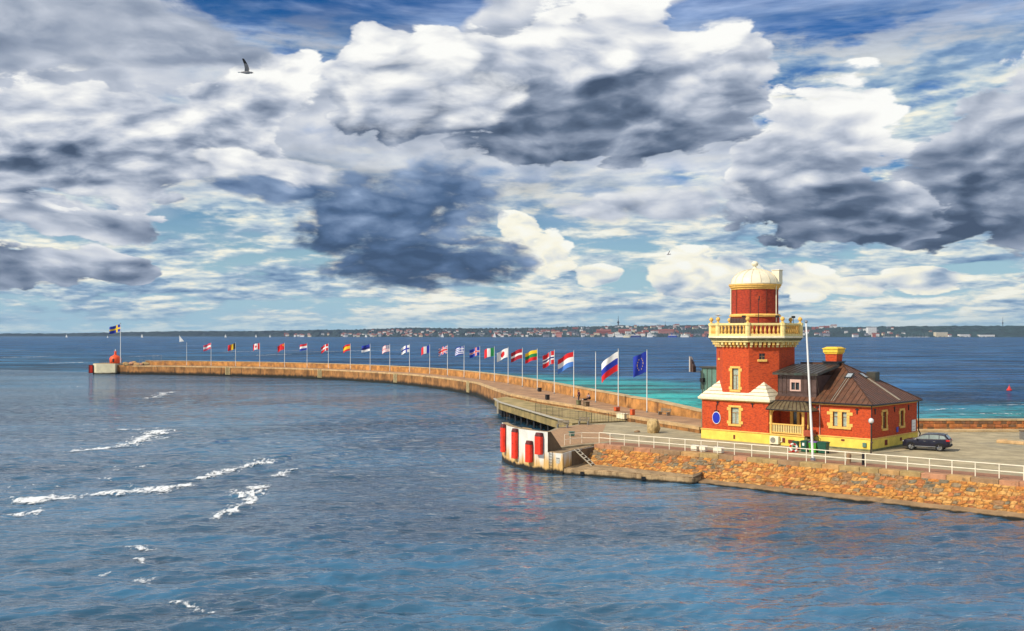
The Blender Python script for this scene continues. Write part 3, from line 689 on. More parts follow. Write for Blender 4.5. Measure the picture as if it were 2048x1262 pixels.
    x0_, x1_, y0_, y1_ = -11.42, -5.95, -2.05, 0.05
    b = MB(); N = 6
    rows = []
    for j in range(N+1):
        t_ = j/N; hip = 1.9*t_; rows.append((x0_+hip*0.25, x1_-hip, y0_+(y1_-y0_)*t_, prof(t_)))
    for k in range(10):
        b = MB()
        vs = []
        for (xa, xb, y_, z_) in rows:
            for s_ in (k/10, (k+1)/10-0.01): vs.append((xa+(xb-xa)*s_, y_, z_))
        b.add(vs, [(2*j, 2*j+1, 2*j+3, 2*j+2) for j in range(N)]); b.build('roof_sheet', PORCHR, pr)
        b = MB(); b.path([Vector((xa+(xb-xa)*k/10, y_, z_+0.03)) for (xa, xb, y_, z_) in rows], 0.03, 4); b.build('seam', SEAM, pr)
    b = MB(); vs = []
    for j, (xa, xb, y_, z_) in enumerate(rows): vs += [(xb, y_, z_), (xb if j == N else x1_-0.0, y1_, z_ if j else 4.02)]
    vs = [(r[1], r[2], r[3]) for r in rows]; base = (x1_, y1_, 4.02)
    b.add(vs+[base], [(j, N+1, j+1) for j in range(N)]); b.build('roof_side', PORCHR, pr)
    b = MB(); b.tube((x0_, y0_, 4.0), (x1_, y0_, 4.0), 0.07, 0.07, 6); b.tube((x1_, y0_, 4.0), (x1_, y1_, 4.0), 0.07, 0.07, 6); b.build('gutter', BLACK, pr)
    b = MB(); b.add([(x0_, y0_, 4.02), (x1_, y0_, 4.02), (x1_, 1.2, 4.02), (x0_, 1.2, 4.02)], [(3, 2, 1, 0)]); b.build('porch_ceiling', TRIM, pr)
    # steps down at the right of the porch with a black handrail
    St = link('porch_steps', None, T)
    for k in range(6): b = MB(); b.box(-7.0+0.3*k, -7.0+0.3*(k+1), -1.35, -0.25, 0.0, 1.08-0.18*k); bevel(b.build('step', OLIVE, St), 0.015)
    b = MB(); b.path([(-6.9, -1.3, 1.24), (-6.9, -1.3, 2.2), (-5.1, -1.3, 1.05), (-5.1, -1.3, 0.0)], 0.03, 6); b.path([(-6.0, -1.3, 0.5), (-6.0, -1.3, 1.6)], 0.025, 6); b.build('handrail', BLACK, St)
    b = MB(); b.box(-7.05, -6.2, -1.5, -0.3, 1.24, 1.9); b.build('panel', REDWOOD, St)
    # fittings
    for a in (-1.55, -6.2): b = MB(); Ff.slab(b, a-0.06+L, a+0.06+L, 3.9, 4.5, 0.0, 0.08); Ff.slab(b, a-0.22+L, a+0.22+L, 4.34, 4.42, 0.0, 0.07); b.build('wall_anchor', BLACK, T)
    for a in (0.9, 5.7, 9.3): b = MB(); Fr.slab(b, a-0.06, a+0.06, 3.9, 4.5, 0.0, 0.08); Fr.slab(b, a-0.22, a+0.22, 4.34, 4.42, 0.0, 0.07); b.build('wall_anchor', BLACK, T)
    b = MB(); b.tube((-5.85, -0.1, 1.36), (-5.85, -0.1, 4.9), 0.05); b.build('downpipe', PINKW, T)
    b = MB(); b.tube((0.12, -0.12, 0.2), (0.12, -0.12, 4.9), 0.06); b.build('downpipe', BLACK, T)
    b = MB(); b.path([(0.12, 11.75, 4.9), (0.12, 11.75, 1.5), (0.3, 11.85, 1.1), (0.2, 11.75, 0.7), (0.2, 11.75, 0.1)], 0.07); b.build('downpipe', BLACK, T)
    b = MB(); Ff.slab(b, L-0.85, L-0.45, 0.42, 0.88, 0.085, 0.25); bevel(b.build('meter_box', GREENM, T), 0.02)
    b = MB(); Ff.slab(b, L-3.32, L-2.95, 0.88, 1.08, 0.085, 0.11); b.build('vent', BRICKDK, T)
    b = MB(); Fr.slab(b, 3.1, 3.75, 0.42, 1.0, 0.085, 0.11); b.build('vent', BRICKDK, T)
    b = MB(); Fr.slab(b, 6.9, 7.4, 0.62, 0.98, 0.085, 0.11); b.build('vent', BRICKDK, T)
    b = MB(); Fr.slab(b, 6.1, 6.62, 1.62, 2.2, 0.03, 0.07); bevel(b.build('wall_sign', BLUESIGN, T), 0.02)
    b = MB(); Fr.slab(b, 10.1, 11.05, 1.45, 2.75, 0.02, 0.10); pn = b.build('notice_board', WHITE, T)
    for q in range(3): b = MB(); Fr.slab(b, 10.22, 10.93, 1.62+0.36*q, 1.66+0.36*q, 0.101, 0.105); b.build('board_line', GREYMET, pn)
    b = MB(); b.box(-8.9, -8.2, -1.55, -1.425, 0.35, 0.7); b.build('vent', BRICKDK, T)
    b = MB(); b.box(-9.6, -9.35, -1.50, -1.425, 0.35, 0.85); b.build('vent', BRICKDK, T)
    return T
SKYGL = material('skylight_glass', (0.30, 0.34, 0.36), 0.12, 0.2, 2.0, spec=0.9)
LADD = material('pale_ladder', (0.42, 0.38, 0.30), 0.5, 0.1, 3.0)
CHCAP = material('chimney_cap', (0.80, 0.52, 0.05), 0.7, 0.1, 3.0)
PINKW = material('pinkish_frame', (0.55, 0.36, 0.30), 0.5, 0.1, 3.0)
PORCHR = material('porch_roof_metal', (0.14, 0.11, 0.06), 0.45, 0.3, 2.0, metal=0.2)
REDWOOD = material('red_wood', (0.35, 0.07, 0.03), 0.6, 0.2, 3.0)
tower(); house()
# air-conditioning unit on the porch base
def ac():
    T = bthing('air_conditioner', 'cream air-conditioning unit standing under the porch railing', 'air conditioner')
    b = MB(); b.box(-11.05, -9.95, -1.86, -1.44, 0.10, 1.0); bevel(b.build('casing', CREAM, T), 0.03)
    b = MB(); n = 20
    b.add([(-10.62+0.33*math.cos(2*PI*k/n), -1.872, 0.56+0.33*math.sin(2*PI*k/n)) for k in range(n)], [tuple(range(n))]); b.build('fan_grille', ACG, T)
    for k in range(5):
        b = MB(); b.tube((-10.95, -1.88, 0.30+0.13*k), (-10.29, -1.88, 0.30+0.13*k), 0.012, 0.012, 4); b.build('grille_bar', CREAM, T)
    for x_ in (-10.9, -10.1): b = MB(); b.box(x_-0.05, x_+0.05, -1.84, -1.46, 0.0, 0.098); b.build('foot', BLACK, T)
    b = MB(); b.path([(-9.95, -1.55, 0.4), (-9.7, -1.5, 0.4), (-9.7, -1.48, 0.9)], 0.05); b.build('hose', CREAM, T)
ACG = material('ac_grille', (0.16, 0.16, 0.14), 0.5, 0.1, 4.0)
ac()
# ------------------------------------------------------------------ water
def water_mat():
    m = bpy.data.materials.new('sea_water'); m.use_nodes = True; nt = m.node_tree; b = nt.nodes['Principled BSDF']
    tc = nt.nodes.new('ShaderNodeTexCoord'); P = E(nt, tc.outputs['Object']); x, y, z = sep(P)
    big = noise(nt, xyz(nt, x*0.013+4.0, y*0.016, 0.0), 1.0, 5, 0.55)
    deep = mix(nt, big.ss(0.35, 0.65), (0.011, 0.056, 0.110, 1), (0.036, 0.132, 0.230, 1))
    out = mix(nt, big.ss(0.35, 0.65), (0.010, 0.060, 0.165, 1), (0.018, 0.098, 0.225, 1))
    # signed distance outside the curved breakwater
    d = ((x-25.0)*0.966 + (y-137.0)*0.26).max((x+18.0)*0.776 + (y-279.0)*0.63).max((x+70.0)*0.461 + (y-343.5)*0.887)
    outside = d.ss(-2.0, 6.0)*y.ss(120.0, 128.0)
    wl = x.lin(-190.0, -120.0, 1.0, 0.0)
    c = mix(nt, d.ss(wl*-160.0 - 2.0, wl*500.0 + 25.0)*y.ss(120.0, 128.0), deep, out)
    sh_n = noise(nt, xyz(nt, x*0.02, y*0.012, 0.0), 1.0, 5, 0.6)
    dd = d.min((y-129.0)) + (sh_n-0.5)*90.0
    shallow = dd.ss(15.0, 105.0, 1.0, 0.0)*outside*(x + y*0.25).ss(-10.0, 45.0)
    c = mix(nt, shallow*0.9, c, (0.020, 0.32, 0.27, 1))
    # waves: wind sea crossing the view, chop and ripples; gust patches vary the strength
    wv = noise(nt, xyz(nt, x*0.11 + y*0.02, y*0.30 - x*0.04, 0.0), 1.0, 3, 0.5, dist=0.3)
    ch = noise(nt, xyz(nt, x*0.36 + y*0.04, y*0.92 - x*0.10, 0.0), 1.0, 2, 0.5, dist=0.35)
    rp = noise(nt, xyz(nt, x*1.0, y*3.0 - x*0.3, 0.0), 1.0, 3, 0.6)
    gust = noise(nt, xyz(nt, x*0.012, y*0.010, 3.0), 1.0, 3, 0.5).ss(0.35, 0.68, 0.55, 1.25)
    lee = (1.0 - outside).lin(0.0, 1.0, 2.4, 1.0)
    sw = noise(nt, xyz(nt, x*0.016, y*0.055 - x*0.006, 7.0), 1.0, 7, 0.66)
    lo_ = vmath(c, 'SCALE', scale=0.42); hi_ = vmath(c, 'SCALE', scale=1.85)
    c2 = mix(nt, (sw*0.8 + wv*0.25 + ch*0.15).ss(0.50, 0.70), lo_, hi_)  # light of thin crests and dark of troughs painted into the body colour
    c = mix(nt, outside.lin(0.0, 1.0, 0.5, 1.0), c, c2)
    far_ = (x*x + y*y).sqrt().ss(80.0, 300.0, 0.30, 1.0)      # nearer than this the chop is real geometry
    h = (wv*WV[0] + ch*WV[1])*gust*lee*far_ + rp*WV[2]
    bp = nt.nodes.new('ShaderNodeBump'); bp.inputs['Strength'].default_value = 1.0; bp.inputs['Distance'].default_value = 1.0
    nt.links.new(h.k, bp.inputs['Height'])
    # body colour under a rough-sea reflection (the chop keeps grazing reflectance well below a mirror's)
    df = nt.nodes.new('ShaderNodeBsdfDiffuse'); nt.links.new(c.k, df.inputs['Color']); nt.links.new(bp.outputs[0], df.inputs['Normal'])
    gl = nt.nodes.new('ShaderNodeBsdfGlossy'); gl.inputs['Roughness'].default_value = 0.08; nt.links.new(bp.outputs[0], gl.inputs['Normal'])
    fr = nt.nodes.new('ShaderNodeFresnel'); fr.inputs['IOR'].default_value = 1.34; nt.links.new(bp.outputs[0], fr.inputs['Normal'])
    f = E(nt, fr.outputs[0])*2.3
    f = f.min(0.78 - outside*0.46)
    mx = nt.nodes.new('ShaderNodeMixShader'); nt.links.new(f.k, mx.inputs[0]); nt.links.new(df.outputs[0], mx.inputs[1]); nt.links.new(gl.outputs[0], mx.inputs[2])
    nt.nodes.remove(b); nt.links.new(mx.outputs[0], nt.nodes['Material Output'].inputs['Surface'])
    return m
WV = (0.9, 1.0, 0.10)
SEA = water_mat()
STEEP = 0.046
WAVES = []
_r = random.Random(12)
for _k in range(64):
    _l = 0.55*(9.0**(_k/63.0)); _d = math.radians(-80)+_r.gauss(0, 0.45)
    WAVES.append((_l, 2*PI/_l*math.cos(_d), 2*PI/_l*math.sin(_d), _r.uniform(0, 2*PI), _l/(2*PI)*STEEP))
def wave_z(x, y, cell):                # height of the sea at x, y; waves shorter than the local grid can carry are left out
    z = np.zeros_like(x)
    gust = 0.75+0.35*np.sin(x*0.05+1.0+0.6*np.sin(y*0.031))*np.sin(y*0.043+0.4*np.sin(x*0.027))
    for l, kx, ky, ph, am in WAVES:
        z += am*np.clip(l/(2.2*cell)-0.5, 0.0, 1.0)*np.sin(kx*x+ky*y+ph)
    return z*gust
def sea():
    fa = np.radians(np.linspace(-34, 34, 1050)); co = np.radians(np.arange(40, 321, 8)); az = np.concatenate([fa, co])
    yy = np.arange(1330.0, 735.0, -1.2); fr = 2000.0*H/(yy-668.0)
    r = np.concatenate([[0.5, 8, 18, 28, 36, 42], fr, fr[-1]*np.power(1.16, np.arange(1, 31))])
    R_, A_ = np.meshgrid(r, az, indexing='ij'); X, Y = R_*np.sin(A_), R_*np.cos(A_)
    cell = np.maximum(np.gradient(r)[:, None]*np.ones_like(A_), 0.12)
    side = np.where(np.abs(A_) < math.radians(34.01), 1.0, 0.0)
    Zs = wave_z(X, Y, cell)*side*np.clip((R_-30)/15, 0, 1)*np.clip((520-R_)/250, 0, 1)
    n, m = R_.shape; v = np.stack([X, Y, Zs], -1).reshape(-1, 3).astype(np.float32)
    i, j = np.meshgrid(np.arange(n-1), np.arange(m), indexing='ij'); j2 = (j+1) % m
    q = np.stack([i*m+j, (i+1)*m+j, (i+1)*m+j2, i*m+j2], -1).reshape(-1, 4)[:, ::-1].astype(np.int32)
    me = bpy.data.meshes.new('water'); nv, nf = len(v), len(q)
    me.vertices.add(nv); me.vertices.foreach_set('co', v.ravel()); me.loops.add(nf*4); me.loops.foreach_set('vertex_index', np.ascontiguousarray(q).ravel())
    me.polygons.add(nf); me.polygons.foreach_set('loop_start', np.arange(0, nf*4, 4, dtype=np.int32)); me.polygons.foreach_set('loop_total', np.full(nf, 4, dtype=np.int32))
    me.update(calc_edges=True); me.polygons.foreach_set('use_smooth', np.ones(nf, dtype=bool)); me.materials.append(SEA)
    return structure(link('water', me))
sea()

# ------------------------------------------------------------------ quay, yard, pier
def off(line, dist):                   # offset a polyline to its left (positive) by dist
    out = []
    for i, p in enumerate(line):
        a = Vector(line[max(0, i-1)]); c = Vector(line[min(len(line)-1, i+1)]); t = (c-a).normalized()
        out.append((p[0]-t.y*dist, p[1]+t.x*dist))
    return out
RU = Vector((-22.95, 19.4)).normalized()           # along the front quay, right to left
RN = Vector((-RU.y, RU.x)); RN = -RN if RN.y > 0 else RN    # outwards, to the water
R0 = Vector((66.0, 65.9)); R1 = Vector((9.99, 114.2))
RU = (R1-R0).normalized(); RN = Vector((-RU.y, RU.x)); RN = -RN if RN.y > 0 else RN
RL = (R1-R0).length
def q2(s, o): return R0+RU*s+RN*o                  # s metres along from the right, o metres out from the railing
GRAVEL = material('yard_gravel', (0.36, 0.30, 0.185), 0.95, 0.25, 0.6, bump=0.02, bscale=7, dirt=(0.24, 0.22, 0.16, 1), dirts=(0.48, 0.75), dscale=0.22, detail=9)
def pave_fn(bw, bh, ang, c1, c2, mo):
    def fn(nt, P, tc, c, n1):
        x, y, z = sep(P); ca, sa = math.cos(ang), math.sin(ang)
        n = nt.nodes.new('ShaderNodeTexBrick'); nt.links.new(xyz(nt, x*ca + y*sa, y*ca - x*sa, 0.0).k, n.inputs['Vector'])
        n.inputs['Color1'].default_value = c1; n.inputs['Color2'].default_value = c2; n.inputs['Mortar'].default_value = mo
        n.inputs['Scale'].default_value = 1.0; n.inputs['Brick Width'].default_value = bw; n.inputs['Row Height'].default_value = bh; n.inputs['Mortar Size'].default_value = 0.05
        return mix(nt, 0.3, E(nt, n.outputs['Color']), c), (1.0 - E(nt, n.outputs['Fac']))
    return fn
PAVE = material('brick_paving', (0.33, 0.16, 0.085), 0.9, 0.25, 1.5, bump=0.01, fn=pave_fn(1.5, 0.42, 0.25, (0.36, 0.17, 0.09, 1), (0.27, 0.12, 0.07, 1), (0.20, 0.12, 0.08, 1)))
PAVET = material('tan_paving', (0.40, 0.24, 0.12), 0.9, 0.25, 1.2, bump=0.01, fn=pave_fn(0.9, 0.42, 0.9, (0.44, 0.26, 0.13, 1), (0.33, 0.20, 0.11, 1), (0.24, 0.16, 0.1, 1)))
WALKM = material('walkway_concrete', (0.36, 0.205, 0.105), 0.9, 0.28, 0.35, bump=0.01, bscale=5, dirt=(0.26, 0.16, 0.10, 1), dirts=(0.48, 0.72), dscale=0.25, detail=8)
EDGE = [(23.6, 125.8), (17.5, 141), (15.3, 149), (10.8, 163), (5, 177), (-1.0, 198), (-4, 215)]     # inner edge of the raised walkway
POLES = [(20.1, 149), (16.9, 159), (14.3, 171), (11.3, 183), (8.3, 196), (5.3, 209), (2.3, 221.5), (-0.9, 233), (-4.3, 244), (-8.2, 255), (-12.8, 267), (-18, 279), (-23.9, 290.5),
         (-30.9, 301.5), (-38.0, 311), (-45.4, 320), (-53.1, 328.5), (-61.8, 336.5), (-70.4, 343.5), (-79.6, 350), (-89.8, 356), (-99.8, 361), (-110, 365.5), (-120.2, 369.5)]
PEND = [(-131, 372.5), (-141, 375)]
pl = POLES[8:]+PEND
inner = EDGE + off(pl, 4.6)
wallb = [(92, 128.9), (66, 128.9), (52, 128.9), (44, 129.3), (36, 130.6), (30, 133), (25.8, 138)] + off(POLES, -1.9)[1:] + off(PEND, -1.9)
wallb = [(92, 128.9), (66, 128.9), (52, 128.9), (44, 129.3), (36, 130.6), (30, 133), (26.2, 137.5), (22.0, 149.5)] + off(POLES, -1.9)[1:] + off(PEND, -1.9)
# yard sheet up to the sea wall
yard_poly = [tuple(q2(0, -0.2)), tuple(q2(RL, -0.2)), (8.2, 113.4), (6.4, 111.6), (5.4, 110.2), (3.0, 113.6), (1.5, 119.5), (4.2, 127), (5.9, 133.2), (9.2, 138.6), (16.5, 142.5), (17.6, 141.2), (23.7, 126), (28, 129), (36, 131), (60, 129.2), (92, 129.2), (92, 66)]
b = MB(); b.prism(yard_poly, -1.5, YARD); structure(b.build('yard_ground', GRAVEL))
strip = [tuple(q2(0, -0.21)), tuple(q2(RL-0.2, -0.21)), tuple(q2(RL-0.2, -2.6)), tuple(q2(0, -2.9))]
b = MB(); b.add([(p[0], p[1], YARD+0.005) for p in strip[::-1]], [(0, 1, 2, 3)]); structure(b.build('pavement', PAVE))
tan = [(8.4, 114.0), (6.4, 112.2), (5.6, 110.9), (3.4, 113.9), (2.0, 119.5), (4.6, 127), (6.3, 133.0), (9.4, 138.0), (13, 138.2), (11.5, 127), (12.6, 117.5), (10.2, 115.6)]
b = MB(); b.add([(p[0], p[1], YARD+0.006) for p in tan[::-1]], [tuple(range(len(tan)))]); structure(b.build('pavement', PAVET))

# pier body: one deck strip with front face, edge stones, and the walkway surface
STONE_P = material('pier_masonry', (0.29, 0.135, 0.042), 0.9, 0.5, 0.35, bump=0.03, fn=wet_fn(0.5, 1.5, streak=(0.055, 0.034, 0.018, 1)), detail=8)
EDGEM = material('edge_stone', (0.50, 0.33, 0.16), 0.9, 0.25, 0.7, bump=0.01, bscale=6, dirt=(0.26, 0.17, 0.10, 1), dirts=(0.52, 0.75), dscale=0.5)
WALLM = material('sea_wall_stone', (0.46, 0.215, 0.062), 0.9, 0.40, 0.55, bump=0.03, bscale=2.5, dirt=(0.20, 0.10, 0.05, 1), dirts=(0.5, 0.72), dscale=0.45, detail=8)
WALLTOP = material('sea_wall_coping', (0.47, 0.34, 0.18), 0.9, 0.25, 0.7, bump=0.01, bscale=5)
n_i, n_w = len(inner), len(wallb)
deck = inner + [(-143, 371)] + off(PEND, -1.2)[::-1] + off(POLES, -1.2)[::-1][:-1] + [(21.0, 149), (25.6, 138), (29, 132)]
b = MB(); b.prism(deck, -1.5, WALK-0.14); structure(b.build('pier', STONE_P))
dk2 = off(inner, -0.75) + [(-143, 371.5)] + off(PEND, -1.3)[::-1] + off(POLES, -1.3)[::-1][:-1] + [(21.2, 149), (25.8, 138), (29.2, 132)]
b = MB(); b.prism(dk2, WALK-0.138, WALK); structure(b.build('pier_walkway', WALKM))
# edge stones of the pier, one by one
def resample(line, step):
    pts = [Vector(p) for p in line]; out = [pts[0]]; acc = 0.0
    for a, c in zip(pts[:-1], pts[1:]):
        L_ = (c-a).length; t = step-acc
        while t <= L_: out.append(a+(c-a)*(t/L_)); t += step
        acc = (acc+L_) % step if L_ else acc
    return out
PE = thing('pier_edging', 'row of tan edge stones along the inner rim of the long curved pier', 'kerb')
ei = [Vector(p) for p in resample(inner, 2.6)]
eo = off([tuple(p) for p in ei], 0.06); eb = off([tuple(p) for p in ei], -0.74)
for i in range(len(ei)-1):
    g = 0.02; A_, B_, C_, D_ = Vector(eo[i]), Vector(eo[i+1]), Vector(eb[i+1]), Vector(eb[i])
    t = (B_-A_).normalized()*g; b = MB(); b.prism([tuple(A_+t), tuple(B_-t), tuple(C_-t), tuple(D_+t)], WALK-0.36 if i % 3 else WALK-0.36, WALK+0.02+rnd.uniform(0, .015)); b.build('edge_stone', EDGEM, PE)
# sea wall in coursed blocks: body plus separate coping slabs
def seawall():
    T = thing('sea_wall', 'tall tan stone sea wall with pale coping along the outer side of the pier', 'wall')
    line = [tuple(p) for p in resample(wallb, 3.0)]
    o1 = off(line, -1.25)
    zt = []
    for p in line:
        k = max(0.0, min(1.0, (p[1]-129.5)/22.0)); zt.append(4.05+(5.08-4.05)*k)
    b = MB(); n = len(line)
    vs = [(p[0], p[1], -1.0) for p in line]+[(p[0], p[1], z-0.22) for p, z in zip(line, zt)]+[(p[0], p[1], z-0.22) for p, z in zip(o1, zt)]+[(p[0], p[1], -1.0) for p in o1]
    fs = []
    for i in range(n-1):
        for r in range(3): fs.append((r*n+i, (r+1)*n+i, (r+1)*n+i+1, r*n+i+1))
    b.add(vs, fs); b.build('wall_body', WALLM, T)
    w0, w1 = off(line, 0.10), off(line, -1.38)
    for i in range(n-1):
        A_, B_, C_, D_ = Vector(w0[i]), Vector(w0[i+1]), Vector(w1[i+1]), Vector(w1[i]); t = (B_-A_).normalized()*0.02; j_ = rnd.uniform(0, .012)
        b = MB(); b.prism([tuple(A_+t), tuple(B_-t), tuple(C_-t), tuple(D_+t)], [zt[i]-0.218, zt[i+1]-.218, zt[i+1]-.218, zt[i]-.218], [z_-.06+j_ for z_ in (zt[i], zt[i+1], zt[i+1], zt[i])]); b.build('coping_slab', WALLTOP, T)
    # blocks standing a little proud on the stretch behind the parked car
    for i in range(n-1):
        A_, B_ = Vector(line[i]), Vector(line[i+1])
        if A_.x < 40 or A_.x > 74: continue
        t = (B_-A_).normalized(); nn = Vector((0, -1)); s_ = 0.0; L_ = (B_-A_).length; row = 0
        z_ = YARD+0.05
        while z_ < zt[i]-0.4:
            h_ = 0.38+rnd.uniform(0, .1); h_ = min(h_, zt[i]-0.24-z_); s_ = 0.0
            while s_ < L_-0.05:
                w_ = min(rnd.uniform(0.5, 1.1), L_-s_); p0 = A_+t*(s_+0.02); p1 = A_+t*(s_+w_-0.02); d_ = rnd.uniform(.03, .10)
                v = [(p0.x, p0.y+.02, z_), (p1.x, p1.y+.02, z_), (p1.x, p1.y+.02, z_+h_-.03), (p0.x, p0.y+.02, z_+h_-.03)]; ins = .04
                v += [(p0.x-ins*t.x*-1, p0.y-d_, z_+ins), (p1.x-ins*t.x, p1.y-d_, z_+ins), (p1.x-ins*t.x, p1.y-d_, z_+h_-.03-ins), (p0.x+ins*t.x, p0.y-d_, z_+h_-.03-ins)]
                b = MB(); b.add(v, [(4, 7, 6, 5), (0, 4, 5, 1), (1, 5, 6, 2), (2, 6, 7, 3), (3, 7, 4, 0)]); b.build('stone', rnd.choice(WSTONES), T); s_ += w_
            z_ += h_
    b = MB(); b.prism([(46, 127.4), (92, 127.4), (92, 128.85), (46, 128.85)], YARD+0.002, YARD+0.28); bevel(b.build('base_ledge', WALLTOP, T), 0.03)
    return T
WSTONES = [material('wall_stone_%s' % nm, c, 0.9, 0.3, 1.5, bump=0.02, bscale=6) for nm, c in (('orange', (0.46, 0.17, 0.05)), ('brown', (0.26, 0.11, 0.05)), ('rust', (0.38, 0.13, 0.045)), ('dark', (0.16, 0.09, 0.05)))]
seawall()

# ------------------------------------------------------------------ front quay: sloping stone revetment
def revetment():
    T = thing('stone_revetment', 'sloping wall of golden rubble stone with coping, rising from the water below the white railing', 'wall')
    MORT = material('revetment_mortar', (0.30, 0.155, 0.05), 0.95, 0.35, 1.2, bump=0.03, fn=wet_fn(0.15, 0.6), detail=8)
    S0, S1 = 10.0, RL+0.3
    o_t, z_t, o_b, z_b = 0.85, 2.10, 4.15, 0.30
    def P(s, w, d=0.0):                # w 0 top .. 1 bottom, d proud
        o = o_t+(o_b-o_t)*w; z = z_t+(z_b-z_t)*w
        sag = 0.10*math.sin(PI*w)      # slightly hollow face
        n = Vector((RN.x*(z_t-z_b), RN.y*(z_t-z_b), (o_b-o_t))).normalized()
        p = q2(s, o); return Vector((p.x, p.y, z-sag))+n*d
    b = MB(); N = 40; vs = [P(S0+(S1-S0)*i/N, j/4) for j in range(5) for i in range(N+1)]
    b.add(vs, [(j*(N+1)+i, (j+1)*(N+1)+i, (j+1)*(N+1)+i+1, j*(N+1)+i+1) for j in range(4) for i in range(N)]); b.build('mortar_bed', MORT, T)
    cols = [('gold', (0.46, 0.205, 0.045)), ('amber', (0.39, 0.15, 0.034)), ('sand', (0.47, 0.25, 0.075)), ('rust', (0.36, 0.13, 0.04)), ('brown', (0.25, 0.13, 0.055)), ('grey', (0.22, 0.155, 0.085)), ('slate', (0.15, 0.125, 0.08))]
    SM = [material('rubble_'+n, c, 0.88, 0.45, 3.0, bump=0.05, fn=wet_fn(0.05, 0.5, dark=(0.14, 0.07, 0.025, 1))) for n, c in cols]
    ROWS = 9; seam_y = [0.0]
    for r in range(ROWS): seam_y.append((r+1)/ROWS)
    def wob(s, r): return 0.0 if r in (0,) else (0.030*math.sin(s*1.9+r*2.1)+0.022*math.sin(s*4.3+r*5.7)) if r < ROWS else 0.0
    stones = []
    for r in range(ROWS):
        s = S0+rnd.uniform(-.5, 0)
        while s < S1:
            wd = rnd.choice((0.42, 0.55, 0.68, 0.8, 0.95))*rnd.uniform(.85, 1.15); sl_ = rnd.uniform(-.09, .09)
            stones.append((r, s, min(s+wd, S1), sl_)); s += wd
    prev = {}
    built = []
    for (r, s0, s1, sl_) in stones:
        g = 0.010; a0 = s0+prev.get(r, 0.0); prev[r] = 0.0
        def Y(s, rr): return seam_y[rr]+wob(s, rr)
        mid = (s0+s1)/2; jt = lambda k=0.02: rnd.uniform(-k, k)
        gw = 0.007
        ring = [(s0+g+jt(), Y(s0, r)+gw), (mid+jt(), Y(mid, r)+gw*0.6), (s1-g+jt(), Y(s1, r)+gw), (s1-g+jt(.03), (Y(s1, r)+Y(s1, r+1))/2), (s1-g+jt(), Y(s1, r+1)-gw), (mid+jt(), Y(mid, r+1)-gw*0.6), (s0+g+jt(), Y(s0, r+1)-gw), (s0+g+jt(.03), (Y(s0, r)+Y(s0, r+1))/2)]
        cut = 0.04                     # corners knocked off
        cs, cw = sum(p[0] for p in ring)/8, sum(p[1] for p in ring)/8
        for i in (0, 2, 4, 6):
            f = rnd.uniform(.84, .99); ring[i] = (cs+(ring[i][0]-cs)*f, cw+(ring[i][1]-cw)*f)
        d = rnd.uniform(.03, .085)
        lo = [P(a, w_, -0.02) for a, w_ in ring]; hi = [P(cs+(a-cs)*.86, cw+(w_-cw)*.82, d+jt(.015)) for a, w_ in ring]; md = [P(cs+(a-cs)*.95, cw+(w_-cw)*.93, d*.62) for a, w_ in ring]
        b = MB(); fs = [tuple(range(16, 24))]
        for k in range(2): fs += [(k*8+i, k*8+(i+1) % 8, k*8+8+(i+1) % 8, k*8+8+i) for i in range(8)]
        b.add(lo+md+hi, [f[::-1] for f in fs])
        dark = math.sin(s0*0.33+1.0)+0.6*math.sin(s0*0.9)
        wts = [6, 5, 5, 2.2, 1.0, .35, .3] if not (0.1 < dark and r < 5) else [1.5, 1.5, 1, 2, 3, 4, 2]
        mi = rnd.choices(range(7), wts)[0]
        vis = s0 > 21.0
        built.append((s0, b, mi))
    built.sort(key=lambda e: e[0] if e[0] > 23.0 else 999+e[0])
    rest = MB()
    for k, (s0, b, mi) in enumerate(built):
        if k < 300: b.build('stone', SM[mi], T)
        else:
            for i in range(len(b.m)): b.m[i] = mi
            o = len(rest.v); rest.v += b.v; rest.f += [tuple(i+o for i in f) for f in b.f]; rest.m += b.m
    stuff(rest.build('more_stones', SM, T))
    # coping stones
    s = 10.0
    while s < RL-0.1:
        wd = min(rnd.uniform(1.5, 2.3), RL+0.1-s); A_, B_, C_, D_ = q2(s+.015, .95), q2(s+wd-.015, .95), q2(s+wd-.015, -.20), q2(s+.015, -.20)
        b = MB(); b.prism([tuple(A_), tuple(B_), tuple(C_), tuple(D_)], 2.02, YARD+0.03+rnd.uniform(-.015, .015)); bevel(b.build('coping_stone', rnd.choice(COPM), T), 0.035); s += wd
    # second course below the coping
    # concrete toe at the waterline
    toe = material('toe_concrete', (0.27, 0.17, 0.085), 0.85, 0.3, 0.8, bump=0.02, fn=wet_fn(0.08, 0.22, rag=.35), detail=8)
    s = 10.0
    while s < RL-9.5:
        wd = min(6.0, RL-9.4-s); b = MB(); b.prism([tuple(q2(s+.01, 5.05)), tuple(q2(s+wd-.01, 5.05)), tuple(q2(s+wd-.01, 4.02)), tuple(q2(s+.01, 4.02))], -1.2, [0.22, 0.22, 0.40, 0.40]); b.build('toe_block', toe, T); s += wd
    b = MB(); b.prism([tuple(q2(10, 4.1)), tuple(q2(S1, 4.1)), tuple(q2(S1, -0.2)), tuple(q2(10, -0.2))], -1.4, 0.1); b.build('core', MORT, T)
    return T
COPM = [material('coping_'+n, c, 0.9, 0.22, 1.5, bump=0.015, bscale=8, dirt=(0.16, 0.11, 0.06, 1), dirts=(0.55, 0.78), dscale=1.2) for n, c in (('tan', (0.42, 0.25, 0.10)), ('pink', (0.40, 0.20, 0.11)), ('olive', (0.34, 0.24, 0.10)), ('brown', (0.27, 0.17, 0.09)))]
revetment()
CONC = material('wet_concrete', (0.34, 0.235, 0.125), 0.88, 0.28, 0.8, bump=0.015, fn=wet_fn(0.12, 0.36, streak=(0.12, 0.07, 0.03, 1), rag=.6), detail=8)
